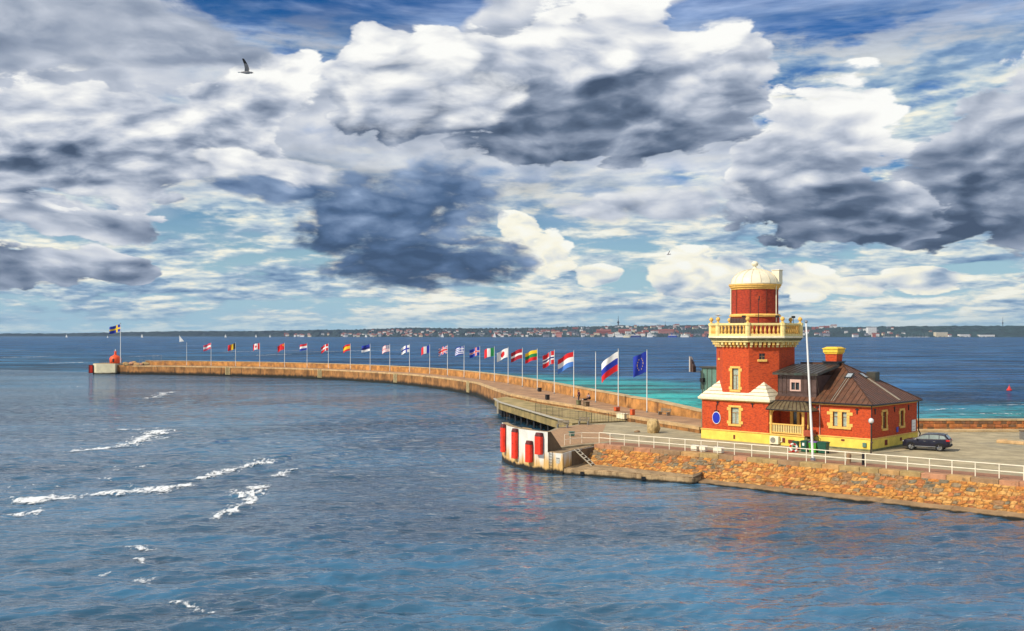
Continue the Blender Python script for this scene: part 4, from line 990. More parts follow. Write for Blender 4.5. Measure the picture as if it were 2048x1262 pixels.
CONCD = material('dark_and_shade_concrete', (0.15, 0.105, 0.06), 0.9, 0.3, 0.7, bump=0.015, bscale=4, detail=8)  # own dark tone on kerb and boxes; painted shade on dolphin faces
# landing stage below the slope
L_ = thing('landing_stage', 'low weathered concrete landing stage between the white dolphin and the stone slope', 'landing stage')
b = MB(); b.prism([(5.45, 106.9), (17.9, 99.4), (18.9, 100.4), (19.6, 102.6), (18.6, 104.2), (9.2, 113.0), (6.2, 111.2)], -1.2, 0.62); bevel(b.build('slab', CONC, L_), 0.05)
b = MB(); b.prism([(18.0, 99.6), (18.9, 100.4), (19.4, 102.0), (18.5, 102.2)], 0.622, [0.70, 0.95, 0.95, 0.70]); b.build('end_kerb', CONCD, L_)
b = MB(); b.prism([tuple(Vector((5.6, 107.1))), (17.8, 99.8), (17.95, 100.05), (5.75, 107.35)], 0.622, 0.70); b.build('edge_kerb', CONC, L_)
for (x_, y_) in ((7.4, 105.6), (13.4, 102.0)):
    b = MB(); b.box(x_-.2, x_+.2, y_-.10, y_+.12, 0.1, 0.45); o = b.build('dark_niche_box', BLACK, L_); o.location = (0, 0, 0)  # black box painted in for the shade inside a niche
# white concrete dolphin with red fenders
def dolphin_mat():
    def fn(nt, P, tc, c, n1):
        g = nt.nodes.new('ShaderNodeNewGeometry'); x, y, z = sep(E(nt, g.outputs['Position']))
        s1 = noise(nt, xyz(nt, x*1.6, y*1.6, z*0.10), 1.0, 5, 0.65)
        low = (z - (s1-0.5)*6.0).ss(0.9, 2.3, 1.0, 0.0)
        rust = low
        c = mix(nt, rust*0.85, c, (0.60, 0.33, 0.05, 1))
        s2 = noise(nt, xyz(nt, x*3.2, y*3.2, z*0.2), 1.0, 4, 0.7)
        c = mix(nt, s2.ss(0.54, 0.66)*(z+s1).ss(0.6, 3.0, 0.9, 0.12), c, (0.16, 0.05, 0.015, 1))
        w_ = noise(nt, xyz(nt, x*1.2, y*1.2, 0.0), 1.0, 4, 0.6)
        c = mix(nt, (z + (w_-0.5)*0.9).ss(0.35, 0.7, 1.0, 0.0), c, (0.010, 0.010, 0.008, 1))
        return c, noise(nt, P, 6.0, 5, 0.6)
    return material('white_concrete', (0.66, 0.66, 0.60), 0.8, 0.10, 0.8, bump=0.008, fn=fn)
WCON = dolphin_mat()
FEND = material('fender_red', (0.78, 0.030, 0.006), 0.45, 0.18, 1.5, dirt=(0.20, 0.02, 0.015, 1), dirts=(0.52, 0.70), dscale=1.1)
ARC = [(-1.2, 119.6), (-0.95, 117.6), (-0.4, 115.0), (0.34, 112.8), (1.1, 111.2), (1.98, 109.9), (2.9, 108.8), (3.85, 107.95)]
def dolphin():
    T = thing('mooring_dolphin', 'white concrete mooring dolphin with rust streaks and a dark waterline at the quay corner', 'dolphin')
    back = [(2.0, 120.5), (2.4, 118.4), (2.9, 116.2), (3.4, 114.6), (4.0, 113.2), (4.6, 112.0), (5.0, 111.2), (5.5, 110.3)]
    top = [Vector(a).lerp(Vector(c), 0.22) for a, c in zip(ARC, back)]
    n = len(ARC); zt = 4.42
    b = MB(); vs = [(p[0], p[1], -1.2) for p in ARC]+[(p[0], p[1], zt) for p in ARC]; b.add(vs, [(i, i+1, n+i+1, n+i) for i in range(n-1)]); smooth(b.build('front_wall', WCON, T), 30)
    b = MB(); b.add([(p[0], p[1], zt) for p in ARC]+[(p.x, p.y, zt) for p in top], [(i, i+1, n+i+1, n+i) for i in range(n-1)]); b.build('top', CONC, T)
    b = MB(); b.add([(p.x, p.y, zt) for p in top]+[(p[0], p[1], YARD-.1) for p in back], [(i, i+1, n+i+1, n+i) for i in range(n-1)]); b.build('sloping_back', CONC, T)
    for nm, i in (('end_wall', n-1), ('end_wall', 0)):
        b = MB(); b.add([(ARC[i][0], ARC[i][1], -1.2), (back[i][0], back[i][1], -1.2), (back[i][0], back[i][1], YARD-.1), (top[i].x, top[i].y, zt), (ARC[i][0], ARC[i][1], zt)], [(0, 1, 2, 3, 4) if i else (4, 3, 2, 1, 0)]); b.build(nm, CONCD, T)  # end faces of the white dolphin painted dark to carry their shade
    # raised hump behind the crest
    b = MB(); b.prism([(1.2, 113.9), (2.2, 112.2), (3.6, 114.0), (2.9, 117.5), (1.6, 117.6)], YARD-0.2, [4.40, 4.40, 2.9, 2.9, 4.0]); b.build('concrete_wedge', CONC, T)
    # lower box on the right with ladder, and the platform behind it
    b = MB(); b.prism([(3.85, 107.95), (5.4, 106.75), (6.5, 109.2), (9.3, 113.6), (8.6, 114.0), (5.5, 110.4)], -1.2, 2.22); lw = b.build('lower_block', WCON, T)
    b = MB(); b.prism([(3.95, 108.0), (5.35, 106.95), (6.35, 109.2), (9.1, 113.4), (8.5, 113.8), (5.6, 110.3)], 2.222, 2.30); b.build('block_cap', CONC, T)
    b = MB(); b.add([(6.51, 109.15, 0.5), (9.32, 113.55, 0.5), (9.32, 113.55, 2.2), (6.51, 109.15, 2.2)], [(0, 1, 2, 3)]); b.build('inner_shade_face', CONCD, T)  # sheet over the white block, shade of this side put into its colour
    d = Vector((5.4-3.85, 106.75-107.95)).normalized(); nn = Vector((d.y, -d.x)); nn = nn if nn.y < 0 else -nn
    lad = link('ladder', None, T)
    for s_ in (0.28, 0.68):
        p = Vector((3.85, 107.95))+d*s_+nn*0.12; b = MB(); b.tube((p.x, p.y, -0.4), (p.x, p.y, 2.35), 0.035, 0.035, 6); b.build('rail', BLACK, lad)
    for k in range(8):
        p = Vector((3.85, 107.95))+d*0.28+nn*0.12; q = p+d*0.4; b = MB(); b.tube((p.x, p.y, 0.0+k*0.3), (q.x, q.y, k*0.3), 0.022, 0.022, 5); b.build('rung', BLACK, lad)
    p = Vector((3.85, 107.95))+d*1.15+nn*0.03; q = p+d*0.42
    b = MB(); b.add([(p.x, p.y, 1.15), (q.x, q.y, 1.15), (q.x, q.y, 1.75), (p.x, p.y, 1.75)], [(0, 1, 2, 3)]); b.build('notice', NOTICE, T)
    b = MB(); b.add([(p.x-.004, p.y-.004, 1.66), (q.x-.004, q.y-.004, 1.66), (q.x-.004, q.y-.004, 1.72), (p.x-.004, p.y-.004, 1.72)], [(0, 1, 2, 3)]); b.build('notice_line', BLACK, T)
    return T
NOTICE = material('notice_grey', (0.42, 0.42, 0.38), 0.6, 0.3, 9.0)
dolphin()
def fender(i, f, z0, z1, wd, label):
    p = Vector(ARC[i]).lerp(Vector(ARC[i+1]), f); t = (Vector(ARC[i+1])-Vector(ARC[i])).normalized(); nn = Vector((t.y, -t.x)); nn = nn if nn.y < 0 else -nn
    T = thing('fender', label, 'fender', (p.x, p.y, 0), math.atan2(t.y, t.x), 'red fenders on the white dolphin')
    s_ = -1 if (Matrix.Rotation(math.atan2(t.y, t.x), 2) @ Vector((0, -1))).dot(nn) > 0 else 1
    def yy(v): return s_*v
    b = MB(); pr = [(-wd/2, .12), (-wd/2, .42), (-wd/2+.1, .55), (wd/2-.1, .55), (wd/2, .42), (wd/2, .12)]
    b.prism([(x_, yy(y_)) for x_, y_ in pr], z0, z1-.45); bevel(b.build('face', FEND, T), 0.03)
    b = MB(); b.prism([(x_*1.02, yy(y_)) for x_, y_ in pr], z1-.449, z1-.05, top=[(x_*.8, yy(y_*.8)) for x_, y_ in pr]); b.build('head', FENDTOP, T)
    b = MB(); b.box(-wd/2+.06, wd/2-.06, min(yy(0), yy(.12)), max(yy(0), yy(.12)), z0+.2, z1-.1); b.build('backing', BLACK, T)
    for z_ in (z0+.5, (z0+z1)/2, z1-.8): b = MB(); b.tube((0, yy(.54), z_), (0, yy(.585), z_), .05, .05, 6); b.build('bolt', BLACK, T)
FENDTOP = material('fender_head', (0.09, 0.012, 0.012), 0.6, 0.3, 3.0)
fender(1, 0.35, 1.25, 4.55, 1.05, 'tall red fender at the left end of the white dolphin')
fender(3, 0.30, 1.05, 4.45, 0.95, 'tall red fender with a charred top, second from the left on the dolphin')
fender(5, 0.10, 0.95, 3.35, 0.9, 'short red fender set lowest on the white dolphin')
fender(6, 0.20, 1.95, 4.35, 0.95, 'short red fender set high at the right of the white dolphin')
# folding steps on the landing
T = thing('gangway_steps', 'pale metal steps leaning from the landing stage up to the dolphin', 'steps')
A_, B_ = Vector((8.9, 109.3, 0.62)), Vector((7.05, 110.35, 2.3)); sd = Vector((0.5, 0.85, 0)).normalized()*0.42
for s_ in (-1, 1):
    b = MB(); b.tube(A_+sd*s_, B_+sd*s_, 0.07, 0.07, 6); b.build('stringer', LADD, T)
for k in range(5):
    c = A_.lerp(B_, (k+.6)/5.4); u_ = (B_-A_); u_.z = 0; u_.normalize(); b = MB(); v = [c+sd+u_*.12, c-sd+u_*.12, c-sd-u_*.12, c+sd-u_*.12]
    b.add([p-Vector((0, 0, .02)) for p in v]+[p+Vector((0, 0, .02)) for p in v], [(3,2,1,0),(4,5,6,7),(0,1,5,4),(1,2,6,5),(2,3,7,6),(3,0,4,7)]); b.build('tread', LADD, T)
# mossy jetty on piles
JET = material('jetty_concrete', (0.28, 0.21, 0.085), 0.92, 0.3, 0.5, bump=0.015, dirt=(0.15, 0.13, 0.05, 1), dirts=(0.5, 0.7), dscale=0.35, fn=wet_fn(-0.5, 0.3, streak=(0.12, 0.10, 0.045, 1)), detail=8)
JTOP = material('jetty_deck', (0.36, 0.27, 0.12), 0.92, 0.3, 0.4, bump=0.01, bscale=5, dirt=(0.21, 0.18, 0.06, 1), dirts=(0.46, 0.7), dscale=0.3, detail=8)
J = thing('jetty', 'mossy concrete jetty deck on dark piles beside the pier', 'jetty')
jp = [(-2.3, 180.9), (8.3, 138.0), (9.3, 138.7), (16.4, 142.6), (15.2, 149), (10.7, 163), (4.9, 176.9), (-1.1, 197.6), (-3.3, 190.7)]
b = MB(); b.prism(jp, 1.35, 2.66); b.build('side_beam', JET, J)
b = MB(); b.add([(p[0], p[1], 2.668) for p in jp], [tuple(range(len(jp)))] if False else [tuple(range(len(jp)))]); b.build('deck', JTOP, J)
jl = [(-3.2, 190), (-2.25, 180.8), (8.2, 138.2)]
jr = [tuple(p) for p in resample(jl, 4.0)]; jo, jn = off(jr, 0.05), off(jr, -0.35)
for i in range(len(jr)-1):
    b = MB(); b.prism([jo[i], jo[i+1], jn[i+1], jn[i]], 2.67, 2.82); b.build('edge_kerb', LADD, J)
for k in range(11):
    f = k/10.0; p = Vector((-1.6, 180.6)).lerp(Vector((8.2, 140.2)), f); b = MB(); b.tube((p.x+.3, p.y, -1.2), (p.x+.3, p.y, 1.36), .22, .22, 8); b.build('pile', BLACK, J)
for k in range(4):
    p = Vector((-2.7, 190.0)).lerp(Vector((-1.9, 181.5)), k/3); b = MB(); b.tube((p.x+.2, p.y, -1.2), (p.x+.2, p.y, 1.36), .22, .22, 8); b.build('pile', BLACK, J)
b = MB(); b.box(-2.75, -2.45, 180.6, 180.9, 0.6, 2.9); b.build('corner_fender', LADD, J)
# ------------------------------------------------------------------ railing along the quay
def railing():
    T = thing('quay_railing', 'long white two-rail railing along the top of the stone quay', 'railing')
    s, pts = 12.0, []
    while s < RL: pts.append(s); s += 1.95
    pts.append(RL)
    def P(s_, z_, o=0.05): p = q2(s_, o); return (p.x, p.y, YARD+z_)
    for s_ in pts: b = MB(); b.tube(P(s_, 0.0), P(s_, 1.25), 0.045, 0.045, 6); b.build('post', WHITED, T)
    for z_ in (0.66, 1.25): b = MB(); b.tube(P(12, z_), P(RL, z_), 0.042, 0.042, 6); b.build('rail', WHITED, T)
    # the railing turns along the edge of the paved corner
    c = [(R1.x, R1.y), (8.0, 114.6), (6.6, 113.4), (5.9, 112.3)]
    for p in c[1:]: b = MB(); b.tube((p[0], p[1], YARD), (p[0], p[1], YARD+1.2), 0.03, 0.03, 6); b.build('post', WHITED, T)
    for z_ in (0.62, 1.2): b = MB(); b.path([(p[0], p[1], YARD+z_) for p in c], 0.028, 6); b.build('rail', WHITED, T)
railing()
# ------------------------------------------------------------------ flags
FC = {k: material('flag_'+k, c, 0.8, 0.06, 6.0) for k, c in dict(red=(0.62, 0.012, 0.018), white=(0.80, 0.80, 0.80), blue=(0.012, 0.035, 0.36), navy=(0.010, 0.015, 0.16), sky=(0.07, 0.22, 0.66), yellow=(0.85, 0.55, 0.02),
      black=(0.015, 0.015, 0.015), green=(0.01, 0.22, 0.06), wine=(0.35, 0.01, 0.025), pink=(0.62, 0.06, 0.11)).items()}
FK = list(FC); FM = [FC[k] for k in FK]
def cross(u, v, w, cu=0.36, cv=0.5): return abs(u-cu) < w or abs(v-cv) < w*1.5
def bands(*cs): return lambda u, v: cs[min(len(cs)-1, int((1-v)*len(cs)))]
def pales(*cs): return lambda u, v: cs[min(len(cs)-1, int(u*len(cs)))]
def nordic(bg, c1, w1, c2=None, w2=0): return lambda u, v: (c2 if (c2 and cross(u, v, w2)) else c1 if cross(u, v, w1) else bg)
def uk(u, v):
    if abs(u-.5) < .06 or abs(v-.5) < .10: return 'red'
    if abs(u-.5) < .11 or abs(v-.5) < .17: return 'white'
    dg = min(abs(u-v), abs(u-1+v)); return 'red' if dg < .05 else 'white' if dg < .12 else 'blue'
def usa(u, v):
    if u < .42 and v > .46: return 'white' if (int(u*24) % 2 == 0 and int(v*24) % 2 == 0) else 'navy'
    return 'pink' if int((1-v)*13) % 2 == 0 else 'white'
def greece(u, v):
    if u < .37 and v > .44: return 'white' if (abs(u-.185) < .04 or abs(v-.72) < .06) else 'blue'
    return 'blue' if int((1-v)*9) % 2 == 0 else 'white'
def canada(u, v):
    if u < .27 or u > .73: return 'red'
    return 'red' if (abs(u-.5)*1.6+abs(v-.52) < .26 or (abs(u-.5) < .03 and .15 < v < .5)) else 'white'
def eu(u, v):
    for k in range(12):
        if abs(u-.5-.2*math.cos(k*PI/6)) < .019 and abs(v-.5-.3*math.sin(k*PI/6)) < .028: return 'yellow'
    return 'blue'
def china(u, v): return 'yellow' if math.hypot((u-.17)*1.5, v-.75) < .12 else 'red'
def japan(u, v): return 'red' if math.hypot((u-.5)*1.5, v-.5) < .31 else 'white'
def latvia(u, v): return 'white' if abs(v-.5) < .1 else 'wine'
FLAGS = [(0, eu, 'dark blue flag with a ring of yellow stars, nearest to the tower'), (1, bands('white', 'blue', 'red'), 'white, blue and red striped flag beside the starred blue flag'), None,
         (3, bands('red', 'white', 'sky'), 'red, white and light blue striped flag left of the two people on the pier'), (4, nordic('red', 'white', .10, 'navy', .05), 'red flag with a white-edged navy cross'),
         (5, bands('yellow', 'green', 'red'), 'yellow, green and red striped flag on the pier'), (6, latvia, 'dark wine-red flag with a thin white middle stripe'), (7, japan, 'white flag with a red disc'),
         (8, pales('green', 'white', 'red'), 'green, white and red upright-striped flag'), (9, nordic('blue', 'white', .09, 'red', .045), 'blue flag with a white-edged red cross'), (10, greece, 'blue and white striped flag with a small cross in the corner'),
         (11, uk, 'flag of red and white crosses over blue'), (12, pales('blue', 'white', 'red'), 'blue, white and red upright-striped flag'), (13, nordic('white', 'blue', .08), 'white flag with a blue cross'),
         (14, usa, 'red and white striped flag with a starred navy corner'), (15, bands('blue', 'navy', 'white'), 'flag banded blue, near-black and white'), (16, lambda u, v: 'yellow' if .25 < v < .75 else 'red', 'red flag with a broad yellow middle stripe'),
         (17, nordic('red', 'white', .07), 'red flag with a plain white cross'), (18, bands('red', 'white', 'blue'), 'red, white and dark blue striped flag on the far pier'), (19, china, 'plain red flag with a small yellow mark'),
         (20, canada, 'red flag with a white middle and red leaf'), (21, pales('black', 'yellow', 'red'), 'black, yellow and red upright-striped flag'), (22, bands('pink', 'white', 'pink'), 'faded red flag with a white middle stripe, leftmost of the row'), None]
def flag_mesh(fn, w, h, seed, droop):
    r = random.Random(seed); nu, nv = 26, 18; b = MB(); ph = r.uniform(0, 6); k = r.uniform(5, 7.5)
    sag = droop*r.uniform(.8, 1.2)
    for j in range(nv+1):
        for i in range(nu+1):
            u, v = i/nu, j/nv
            x = -w*u*(0.93-0.05*math.sin(k*u+ph)); y = 0.22*w*u**.8*math.sin(k*u+ph+v*1.1)*.55+0.04*math.sin(11*u+3*v+ph)
            z = h*(v-1)-sag*h*(u**1.5)*(1.0)-0.05*h*math.sin(k*u*.9+ph)*u
            b.v.append((x, y, z))
    for j in range(nv):
        for i in range(nu):
            a = j*(nu+1)+i; b.f.append((a, a+1, a+nu+2, a+nu+1)); b.m.append(FK.index(fn((i+.5)/nu, (j+.5)/nv)))
    return b
def flagpole(x, y, z, h, label, lean=0.0, r=0.075, group=None):
    T = thing('flagpole', label, 'flagpole', (x, y, z), 0, group)
    b = MB(); b.tube((0, 0, 0), (lean, 0, h), r, r*.6, 8); b.build('pole', WHITE, T)
    b = MB(); b.sphere((lean, 0, h+r*.9), r*1.3, 8, 6); b.build('finial', GREYMET, T)
    b = MB(); b.tube((0, 0, -0.01), (0, 0, .25), r*2.2, r*1.8, 8); b.build('base', GREYMET, T)
    return T
PH = 8.55
hw = {0: (1.95, 2.9, .35), 1: (2.6, 2.9, .75), 3: (2.9, 2.5, .45), 4: (2.2, 2.4, .35)}
for i, (x, y) in enumerate(POLES):
    fl = FLAGS[i]; hh_ = PH+(0.7 if i < 2 else 0.0)
    if fl: lab = 'white flagpole carrying the '+fl[2].split(',')[0].replace(' flag', '') + ' flag' if False else 'white flagpole on the pier under the '+' '.join(fl[2].split()[:9])
    else: lab = 'bare white flagpole without a flag, '+('between the Russian-coloured flag and the people' if False else 'standing right of the people on the pier' if i == 2 else 'last of the row towards the pier head')
    flagpole(x, y, WALK, hh_, lab, group='flagpoles along the pier')
    if fl:
        w_, h_, dr = hw.get(i, (2.55, 2.0, .3+.25*((i*7) % 5)/5))
        o = flag_mesh(fl[1], w_*1.05, h_*1.05, 31+i, dr).build('flag', FM, None, True, (x-.06, y, WALK+hh_-(0.15 if i != 1 else .35)))
        tag(o, fl[2], 'flag', 'flags flying along the pier')
flagpole(29.8, 99.0, YARD, 13.6, 'tall bare white flagpole standing behind the quay railing before the house', lean=-0.68, r=0.13)
# wire stay of the tall pole
b = MB(); b.tube((29.15, 99.1, YARD+13.2), (33.9, 109.2, YARD+4.2), 0.012, 0.012, 4); tag(b.build('flag_halyard', GREYMET), 'thin slanting line from the tall flagpole to the house wall', 'line')
# ------------------------------------------------------------------ car
CARP = material('car_paint', (0.012, 0.012, 0.026), 0.28, 0.1, 2.0, coat=0.25, spec=0.35)
CARW = material('car_glass', (0.22, 0.27, 0.25), 0.06, 0.3, 1.0, spec=1.0)
CHROME = material('chrome', (0.55, 0.55, 0.55), 0.2, 0.05, 3.0, metal=0.9)
TYRE = material('tyre', (0.012, 0.012, 0.012), 0.85, 0.1, 5.0)
TAIL = material('tail_lamp', (0.50, 0.01, 0.015), 0.15, 0.1, 4.0, coat=1.0)
LAMPW = material('lamp_clear', (0.6, 0.6, 0.6), 0.1, 0.1, 4.0, coat=1.0)
def car():
    s_ = 1.07
    T = thing('parked_car', 'dark navy sport utility car parked at the right end of the house', 'car', (44.75, 107.85, YARD), math.atan2(.52, -.85))
    T.scale = (s_, s_, s_)
    # x forward, y left; stations along the car: (x, half width, z sill, z belt)
    st = [(2.24, .55, .48, .72), (2.20, .74, .36, .92), (2.0, .86, .33, 1.02), (1.6, .91, .32, 1.08), (1.1, .925, .32, 1.12), (.75, .93, .32, 1.14), (0, .93, .32, 1.15), (-.9, .93, .32, 1.18), (-1.6, .92, .34, 1.22), (-2.0, .89, .40, 1.22), (-2.18, .82, .46, 1.16), (-2.24, .66, .55, 1.02)]
    b = MB(); n = 10
    for (x, w, z0, z1) in st:
        m_ = (z0+z1)/2
        ring = [(w*.86, z0), (w*.98, z0+.08), (w, m_), (w*.985, m_+(z1-m_)*.55), (w*.93, z1)]
        b.v += [(x, -q, z) for q, z in ring]+[(x, q, z) for q, z in ring[::-1]]
    for k in range(len(st)-1):
        for i in range(n): b.f.append((k*n+i, k*n+(i+1) % n, (k+1)*n+(i+1) % n, (k+1)*n+i)); b.m.append(0)
    b.f += [tuple(range(n-1, -1, -1)), tuple((len(st)-1)*n+i for i in range(n))]; b.m += [0, 0]
    body = smooth(b.build('body', CARP, T), 50)
    # cabin: roof and pillars, then glass just proud of it
    def cab(infl, mt, nm, zt=1.62):
        cs = [(1.12, .84, 1.11, 1.12), (.42, .74, 1.13, 1.55), (.05, .71, 1.14, 1.66), (-.9, .71, 1.17, 1.70), (-1.72, .71, 1.20, 1.66), (-2.12, .76, 1.21, 1.23)]
        b = MB()
        for (x, w, z0, z1) in cs:
            wb = .875; zz = max(z1, z0+.01); b.v += [(x, -wb-infl, z0-.02), (x, -(w if zz > 1.3 else wb-.02)-infl, zz-.04), (x, -(w-.1), zz), (x, w-.1, zz), (x, (w if zz > 1.3 else wb-.02)+infl, zz-.04), (x, wb+infl, z0-.02)]
        for k in range(len(cs)-1):
            for i in range(5): b.f.append((k*6+i, k*6+i+1, (k+1)*6+i+1, (k+1)*6+i)); b.m.append(0)
        return smooth(b.build(nm, mt, T), 40)
    cab(0.0, CARP, 'cabin')
    for sgn in (-1, 1):                # side windows as separate panes
        def y_at(z): return sgn*(.875-(z-1.15)/(1.64-1.15)*(.875-.71)+.012)
        for nm, q in (('side_window', [(.72, 1.20), (-.28, 1.20), (-.28, 1.59), (.28, 1.52)]), ('side_window', [(-.36, 1.20), (-1.22, 1.22), (-1.22, 1.60), (-.36, 1.61)]), ('side_window', [(-1.30, 1.24), (-1.88, 1.28), (-1.70, 1.52), (-1.30, 1.58)])):
            b = MB(); b.add([(x, y_at(z), z) for x, z in q], [(0, 1, 2, 3) if sgn > 0 else (3, 2, 1, 0)]); b.build(nm, CARW, T)
        b = MB(); b.path([(.85, y_at(1.17)*1.01, 1.17), (-1.95, y_at(1.20)*1.01, 1.23)], .018, 5); b.build('window_trim', CHROME, T)
        b = MB(); b.tube((-.0, sgn*.62, 1.70), (-1.6, sgn*.62, 1.71), .022, .022, 5); b.build('roof_rail', CHROME, T)
        b = MB(); b.path([(1.0, sgn*.935, .42), (-.95, sgn*.935, .43)], .045, 5); b.build('sill_trim', GREYMET, T)
        b = MB(); b.sphere((.78, sgn*1.0, 1.14), .1, 8, 6, sq=(.8, 1.1, .8)); smooth(b.build('mirror', CARP, T))
        for x in (.08, -.82): b = MB(); b.box(x-.1, x+.1, sgn*.935-.012, sgn*.935+.012, .95, .985); b.build('door_handle', CHROME, T)
        for x in (.72, -.32, -1.22): b = MB(); b.box(x-.006, x+.006, sgn*.932-.004, sgn*.932+.004, .36, 1.06); b.build('door_gap', TYRE, T)
        b = MB(); b.add([(-1.93, sgn*.90, .98), (-2.17, sgn*.70, 1.0), (-2.13, sgn*.70, 1.17), (-1.80, sgn*.915, 1.13)], [(0, 1, 2, 3) if sgn < 0 else (3, 2, 1, 0)]); 
        b = MB(); b.box(-2.25, -1.90, min(sgn*.50, sgn*.905), max(sgn*.50, sgn*.905), 1.00, 1.19); bevel(b.build('tail_light', TAIL, T), .03)
        b = MB(); b.box(2.0, 2.22, min(sgn*.5, sgn*.78), max(sgn*.5, sgn*.78), .80, .93); bevel(b.build('headlight', LAMPW, T), .03)
        for x in (1.36, -1.30):
            w = link('wheel', None, T, (x, sgn*.83, .385))
            b = MB(); pr = [(.24, -.11), (.36, -.11), (.385, -.08), (.385, .08), (.36, .11), (.24, .11)]; b.lathe(pr, 24); b.xf(Matrix.Rotation(PI/2, 4, 'X')); smooth(b.build('tyre', TYRE, w), 40)
            b = MB(); b.tube((0, sgn*.06, 0), (0, sgn*.075, 0), .262, .262, 20)
            o = b.build('rim', GREYMET, w)
            for k in range(5):
                a = 2*PI*k/5; b = MB(); b.tube((.05*math.cos(a), sgn*.10, .05*math.sin(a)), (.25*math.cos(a), sgn*.095, .25*math.sin(a)), .045, .03, 5); b.build('spoke', CHROME, w)
            b = MB(); b.lathe([(.40, -.03), (.46, -.03), (.46, .03), (.40, .03)], 20, a0=PI*.0, a1=PI); b.xf(Matrix.Rotation(PI/2, 4, 'X')); b.xf(Matrix.Translation((x, sgn*.915, .385))); b.build('wheel_arch', TYRE, T)
    b = MB(); b.add([(-1.77, -.62, 1.62), (-1.77, .62, 1.62), (-2.12, .70, 1.27), (-2.12, -.70, 1.27)], [(0, 1, 2, 3)]); b.xf(Matrix.Translation((-.035, 0, .012))); b.build('rear_window', CARW, T)
    b = MB(); b.add([(1.08, -.76, 1.14), (1.08, .76, 1.14), (.42, .66, 1.55), (.42, -.66, 1.55)], [(0, 1, 2, 3)]); b.xf(Matrix.Translation((.02, 0, .015))); b.build('windscreen', CARW, T)
    b = MB(); b.box(-2.29, -2.0, -.80, .80, .46, .68); bevel(b.build('rear_bumper', TYRE, T), .03)
    b = MB(); b.box(-2.245, -2.215, -.26, .26, .72, .84); b.build('number_plate', WHITE, T)
    b = MB(); b.box(-2.10, -2.02, -.66, .66, 1.54, 1.60); b.xf(Matrix.Translation((.24, 0, .09))); b.build('spoiler', CARP, T)
    b = MB(); b.box(-2.24, -2.21, -.5, .5, .88, .92); b.build('tailgate_trim', CHROME, T)
car()
# ------------------------------------------------------------------ bins, lamp, bollards, small things
def bin_(x, y, label, body, lid, w=.62, h=1.15, rz=-.7, full=False):
    T = thing('wheelie_bin', label, 'bin', (x, y, YARD), rz, 'rubbish bins in front of the porch')
    b = MB(); b.prism(sq(w*.40, (0, 0)), .06, h-.12, top=sq(w*.5, (0, 0))); bevel(b.build('body', body, T), .03)
    b = MB(); b.box(-w*.54, w*.54, -w*.54, w*.56, h-.118, h-.06); b.prism(sq(w*.5, (0, 0)), h-.058, h, top=sq(w*.34, (0, 0))); bevel(b.build('lid', lid, T), .02)
    for s_ in (-1, 1): b = MB(); b.tube((s_*w*.34, w*.42, .1), (s_*w*.44, w*.42, .1), .1, .1, 10); b.build('wheel', TYRE, T)
    b = MB(); b.tube((-w*.4, w*.6, h-.12), (w*.4, w*.6, h-.12), .025, .025, 6); b.build('handle', BLACK, T)
    return T
T = bin_(30.55, 107.6, 'small dark green bin standing alone under the porch vents', TEAL, TEAL, .62, 1.0)
b = MB(); b.box(-.12, .12, -.30, -.285, .52, .74); b.build('sticker', WHITE, T)
T = bin_(31.0, 105.9, 'dark green bin with a pale notice, left of the lime-green bin', TEAL, TEAL, .72, 1.25)
b = MB(); b.box(-.12, .1, -.36, -.33, .7, 1.0); b.build('sticker', WHITE, T)
bin_(31.75, 105.2, 'lime-green bin with a purple lid behind the tall flagpole', LIME, PURPLE, .85, 1.22)
bin_(32.6, 104.7, 'wide dark green bin at the right end of the row', TEAL, TEAL, 1.0, 1.25)
T = thing('lamp_post', 'dark lamp post with a white globe at the corner of the house', 'lamp post', (37.3, 103.9, YARD))
b = MB(); b.tube((0, 0, 0), (0, 0, 1.25), .09, .075, 10); b.tube((0, 0, 1.2), (0, 0, 3.15), .055, .05, 10); b.build('pole', LPOLE := material('lamp_pole', (0.09, 0.06, 0.05), .5, .2, 4.0), T)
b = MB(); b.tube((0, 0, 0), (0, 0, .06), .2, .18, 10); b.build('base', BLACK, T)
b = MB(); b.sphere((.10, -.05, 1.22), .10, 8, 6); b.build('joint', LPOLE, T)
b = MB(); b.tube((0, 0, 3.12), (0, 0, 3.22), .12, .16, 10); b.build('collar', BLACK, T)
b = MB(); b.sphere((0, 0, 3.48), .29, 20, 14); smooth(b.build('globe', material('lamp_globe', (.70, .68, .66), .25, .05, 2.0), T), 60)
T = thing('bollard', 'slim black bollard behind the railing, left of the lamp post', 'bollard', (33.5, 95.4, YARD))
b = MB(); b.tube((0, 0, 0), (0, 0, 1.1), .13, .12, 12); b.build('post', BLACK, T)
b = MB(); b.tube((0, 0, 1.1), (0, 0, 1.18), .19, .15, 12); b.build('cap', BLACK, T)
T = thing('mooring_stone', 'short brown stone bollard behind the railing, left of the black one', 'bollard', (32.65, 96.9, YARD))
b = MB(); b.lathe([(.20, 0), (.21, .5), (.24, .7), (.22, .86), (.10, .95), (.001, .96)], 10); smooth(b.build('stone_post', COPM[3], T), 50)
for i, (x, y, lab) in enumerate(((19.55, 106.95, 'white storage box on the quay edge, leftmost of three'), (20.35, 106.3, 'white storage box on the quay edge, middle of three'), (21.7, 105.1, 'white storage box on the quay edge, nearest to the porch'))):
    T = thing('storage_box', lab, 'box', (x, y, YARD+.04), math.atan2(RU.y, RU.x), 'white boxes on the quay edge')
    w_ = .36 if i < 2 else .52
    b = MB(); b.box(-w_, w_, -.26, .26, 0, .5); bevel(b.build('body', WHITED, T), .03)
    b = MB(); b.box(-w_-.03, w_+.03, -.29, .29, .502, .58); bevel(b.build('lid', WHITE, T), .02)
